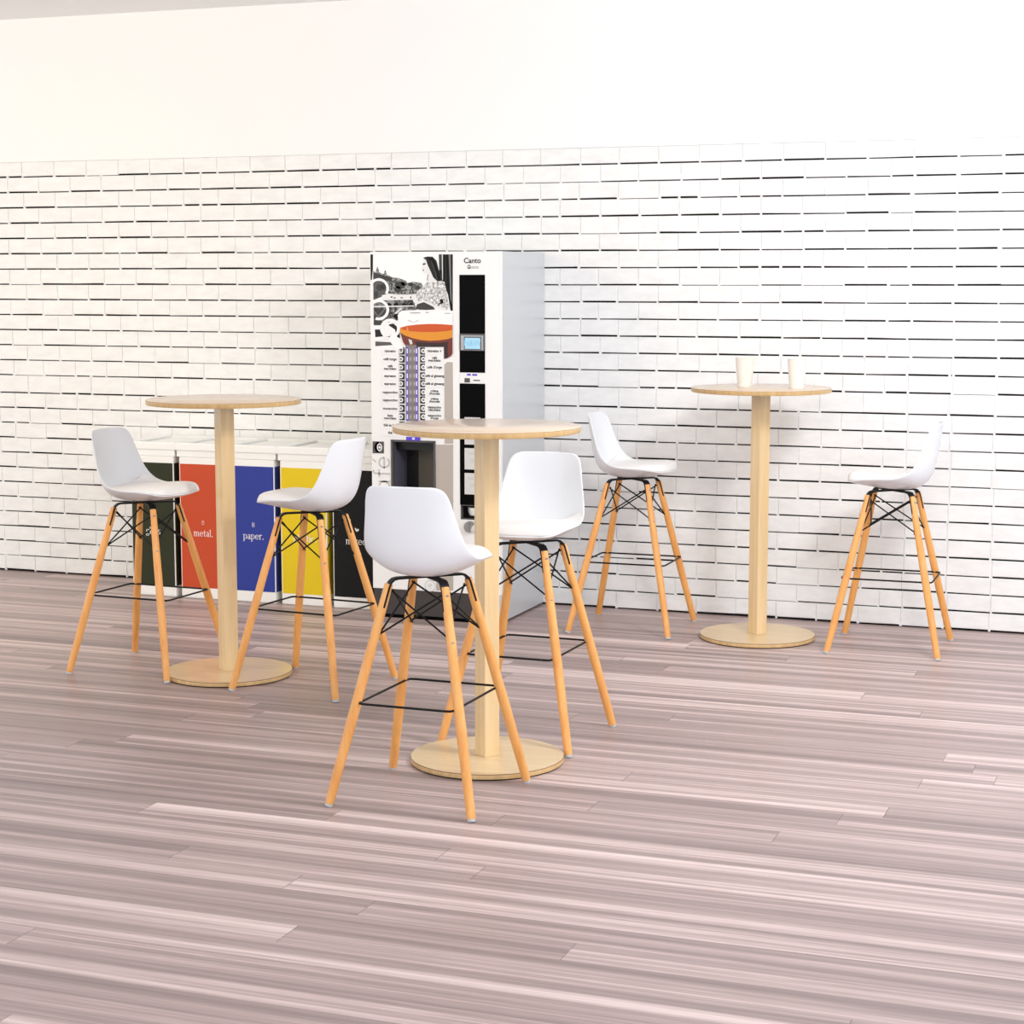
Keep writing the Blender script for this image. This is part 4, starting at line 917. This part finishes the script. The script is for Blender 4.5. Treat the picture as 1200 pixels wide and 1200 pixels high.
k = MB(); panel(k, (-0.3139, -0.2574, 0.7662, 0.8207), 'frame', .002); put_flat(k, band(0,0,.0225,.026,90,270,tv=.0225,th=.026), -0.2824, 0.7939, FY - .0024, 'gloss'); put_flat(k, band(0,0,.013,.018,tv=.005,th=.005), -0.2784, 0.7939, FY - .0028, 'g250'); put_flat(k, band(0,0,.006,.006,tv=.006,th=.006), -0.2784, 0.7939, FY - .003, 'g235'); k.build('symbol_plate', door)
k = MB(); put_flat(k, cafe_strokes(.058, .0075), -0.2276, 0.5209, FY - .0012, 'paleink', PI / 2); k.build('upright_word', door)
k = MB(); put_flat(k, band(0,0,.027,.027,tv=.003,th=.003), -0.0302, 0.1612, FY - .0012, 'paleink'); put_flat(k, font_text('e', .05, -.003), -0.0302, 0.1492, FY - .0012, 'paleink'); k.build('lower_emblem', door)
# --- right hand column
k = MB(); panel(k, (0.1205, 0.2429, 1.3197, 1.5819), 'gloss', .002); k.build('black_panel', door)
k = MB(); panel(k, (0.1205, 0.2425, 1.1453, 1.2433), 'gloss', .002); k.build('black_panel', door)
k = MB(); panel(k, (0.12, 0.2427, 0.5442, 1.0954), 'gloss', .002); bp = k.build('black_panel', door)
k = MB(); panel(k, (0.1207, 0.2426, 1.2433, 1.3197), 'frame', .0045); panel(k, (0.1278, 0.236, 1.2464, 1.3121), 'steel', .006); panel(k, (0.1431, 0.227, 1.248, 1.3064), 'frame', .0066); ds = k.build('display_bezel', door)
k = MB(); panel(k, (0.148, 0.2221, 1.2518, 1.3014), 'screen', .0076); put_flat(k, font_text('N&W', .034), 0.1843, 1.2663, FY - .0082, 'screentxt'); tag(k.build('screen', ds), 'pale blue lit screen')
k = MB(); panel(k, (0.1219, 0.2415, 1.097, 1.143), 'white', .004); panel(k, (0.1567, 0.1749, 1.132, 1.1397), 'led', .005); panel(k, (0.1823, 0.2054, 1.1317, 1.1394), 'led', .005); panel(k, (0.145, 0.1707, 1.1011, 1.1203), 'frame', .006); panel(k, (0.1872, 0.2185, 1.1081, 1.1135), 'frame', .005); k.build('coin_panel', door)
k = MB(); panel(k, (0.1435, 0.2197, 0.8202, 0.9438), 'card', .0035)
panel(k, (0.1619, 0.2033, 0.9164, 0.9191), 'paleink', .0039)
panel(k, (0.1619, 0.2033, 0.909, 0.9117), 'paleink', .0039)
panel(k, (0.1701, 0.1929, 0.8793, 0.882), 'paleink', .0039)
panel(k, (0.1701, 0.1928, 0.8719, 0.8746), 'paleink', .0039)
panel(k, (0.17, 0.1928, 0.8645, 0.8672), 'paleink', .0039)
k.build('info_card', bp)
k = MB(); panel(k, (0.1431, 0.2195, 0.7069, 0.8039), 'card', .0035)
panel(k, (0.1615, 0.203, 0.7818, 0.7845), 'paleink', .0039)
panel(k, (0.1615, 0.203, 0.776, 0.7787), 'paleink', .0039)
panel(k, (0.1698, 0.1926, 0.7527, 0.7554), 'paleink', .0039)
panel(k, (0.1697, 0.1926, 0.7469, 0.7496), 'paleink', .0039)
panel(k, (0.1697, 0.1925, 0.7411, 0.7438), 'paleink', .0039)
k.build('info_card', bp)
k = MB(); panel(k, (0.1428, 0.2193, 0.5933, 0.6906), 'card', .0035)
panel(k, (0.1612, 0.2028, 0.6685, 0.6712), 'paleink', .0039)
panel(k, (0.1612, 0.2027, 0.6626, 0.6654), 'paleink', .0039)
panel(k, (0.1695, 0.1923, 0.6393, 0.642), 'paleink', .0039)
panel(k, (0.1694, 0.1923, 0.6334, 0.6361), 'paleink', .0039)
panel(k, (0.1694, 0.1923, 0.6276, 0.6303), 'paleink', .0039)
k.build('info_card', bp)
k = MB(); put_flat(k, font_text('Canto', .033, .0006), 0.1827, 1.6341, FY - .0012, 'ink')
put_flat(k, font_text('necta', .021), 0.1904, 1.6099, FY - .0012, 'greyink')
panel(k, (0.1597, 0.1728, 1.6084, 1.6254), 'frame', .001); panel(k, (0.1634, 0.1687, 1.6144, 1.6224), 'white', .0014); k.build('maker_lettering', door)
k = MB(); k.tube([(0.171, FY - .001, 0.446), (0.171, FY - .02, 0.446)], .026, 'steel', 20); k.tube([(0.171, FY - .02, 0.446), (0.171, FY - .03, 0.446)], .018, 'steel', 20); k.box(0.167, 0.175, FY - .034, FY - .03, 0.431, 0.461, 'steel'); k.build('door_lock', door, True)
# --- niche
n = MB(); g = .0045
for r in ((NX0 - g, NX0 + g, NZ0 - g, NZ1 + g), (NX1 - g, NX1 + g, NZ0 - g, NZ1 + g), (NX0, NX1, NZ1 - g, NZ1 + g), (NX0, NX1, NZ0 - g, NZ0 + g)):
    n.box(r[0], r[1], FY - .004, FY + .021, r[2], r[3], 'frame')
dd = FY + .17
n.add([(NX0, FY + .02, NZ0), (NX0, dd, NZ0), (NX0, dd, NZ1), (NX0, FY + .02, NZ1)], [(0, 1, 2, 3)], 'niche')
n.add([(NX1, FY + .02, NZ0), (NX1, dd, NZ0), (NX1, dd, NZ1), (NX1, FY + .02, NZ1)], [(3, 2, 1, 0)], 'niche')
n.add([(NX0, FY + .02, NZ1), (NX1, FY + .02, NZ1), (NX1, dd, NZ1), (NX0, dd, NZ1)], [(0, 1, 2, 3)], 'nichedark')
n.add([(NX0, FY + .02, NZ0), (NX1, FY + .02, NZ0), (NX1, dd, NZ0), (NX0, dd, NZ0)], [(3, 2, 1, 0)], 'niche')
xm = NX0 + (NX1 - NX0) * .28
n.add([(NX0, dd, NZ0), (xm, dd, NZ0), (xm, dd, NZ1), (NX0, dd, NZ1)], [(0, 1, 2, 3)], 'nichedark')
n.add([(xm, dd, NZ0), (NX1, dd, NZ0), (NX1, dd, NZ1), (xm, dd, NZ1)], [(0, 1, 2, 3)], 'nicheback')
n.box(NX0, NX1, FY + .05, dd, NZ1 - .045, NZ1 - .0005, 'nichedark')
ni = n.build('dispensing_niche', vm)
n = MB(); cx = -0.0006999999999999992; cy = FY + .07
n.lathe([(.001, NZ1 - .13), (.014, NZ1 - .13), (.015, NZ1 - .10), (.021, NZ1 - .095), (.024, NZ1 - .05), (.001, NZ1 - .045)], 'white', 24, (cx, cy))
n.build('spout', ni, True)
# --- coin return cup
n = MB(); g = .004
for r in ((RX0, RX0 + g, RZ0, RZ1), (RX1 - g, RX1, RZ0, RZ1), (RX0, RX1, RZ1 - g, RZ1), (RX0, RX1, RZ0, RZ0 + g)):
    n.box(r[0], r[1], FY - .003, FY + .02, r[2], r[3], 'frame')
n.box(RX0, RX1, FY + .05, FY + .055, RZ0, RZ1, 'nichedark')
n.box(RX0, RX1, FY + .02, FY + .05, RZ0, RZ0 + .002, 'nichedark'); n.box(RX0, RX1, FY + .02, FY + .05, RZ1 - .002, RZ1, 'nichedark')
n.box(RX0, RX0 + .002, FY + .02, FY + .05, RZ0, RZ1, 'nichedark'); n.box(RX1 - .002, RX1, FY + .02, FY + .05, RZ0, RZ1, 'nichedark')
rt = n.build('coin_return', vm)
n = MB(); cx = (RX0 + RX1) / 2; n.lathe([(.001, RZ0 + .014), (.038, RZ0 + .016), (.045, RZ0 + .03), (.046, RZ0 + .052), (.043, RZ0 + .052), (.040, RZ0 + .03), (.001, RZ0 + .024)], 'white', 28, (cx, FY + .052))
n.v = [(x, max(y, 0) if False else FY + .004 + (y - FY - .004) * .9, z) if y > FY + .004 else (x, FY + .004 + (y - FY - .004) * .25, z) for x, y, z in n.v]
n.build('bowl', rt, True)

# ------------------------------------------------------------------ light : daylight from the open front of the room plus its ceiling lamps and an added fill light
w = bpy.data.worlds.new('daylight'); S.world = w; w.use_nodes = True
bg = w.node_tree.nodes['Background']; bg.inputs[0].default_value = (.885, .945, 1, 1); bg.inputs[1].default_value = 1.48
def area(name, loc, target, size, power, col, sy=None, spread=None):
    d = bpy.data.lights.new(name, 'AREA'); d.energy = power; d.color = col; d.size = size
    if sy: d.shape = 'RECTANGLE'; d.size_y = sy
    if spread: d.spread = math.radians(spread)
    o = bpy.data.objects.new(name, d); COL.objects.link(o); o.location = loc
    o.rotation_euler = (Vector(target) - Vector(loc)).to_track_quat('-Z', 'Y').to_euler()
    return o
area('lamp_or_fill', (.0, -3.1, 2.72), (-1.9, -.2, .8), .6, 62, (.97, .985, 1))
area('lamp_or_fill', (-5.9, -3.7, 2.8), (-5.3, 0, 1.1), 1.2, 30, (1, .78, .44), spread=120)
area('lamp_or_fill', (-.9, -5.6, 2.85), (-3.9, -1.9, .7), 1.2, 42, (.98, .99, 1))  # added fill, not a known lamp; brightens the leftmost stool's inner shell

# ------------------------------------------------------------------ camera
cam = bpy.data.cameras.new('camera'); co = bpy.data.objects.new('camera', cam); COL.objects.link(co)
cam.sensor_width = 36; cam.lens = 36 * 2190.8 / 1200; cam.clip_end = 60
co.location = (0, -8.4305, 1.5666); co.rotation_euler = (PI / 2 - .1244, .0004, .3535)
S.camera = co
S.view_settings.view_transform = 'Standard'; S.view_settings.look = 'None'
S.view_settings.gamma = 1; S.view_settings.use_curve_mapping = False
S.view_settings.exposure = 0.15
S.render.film_transparent = False
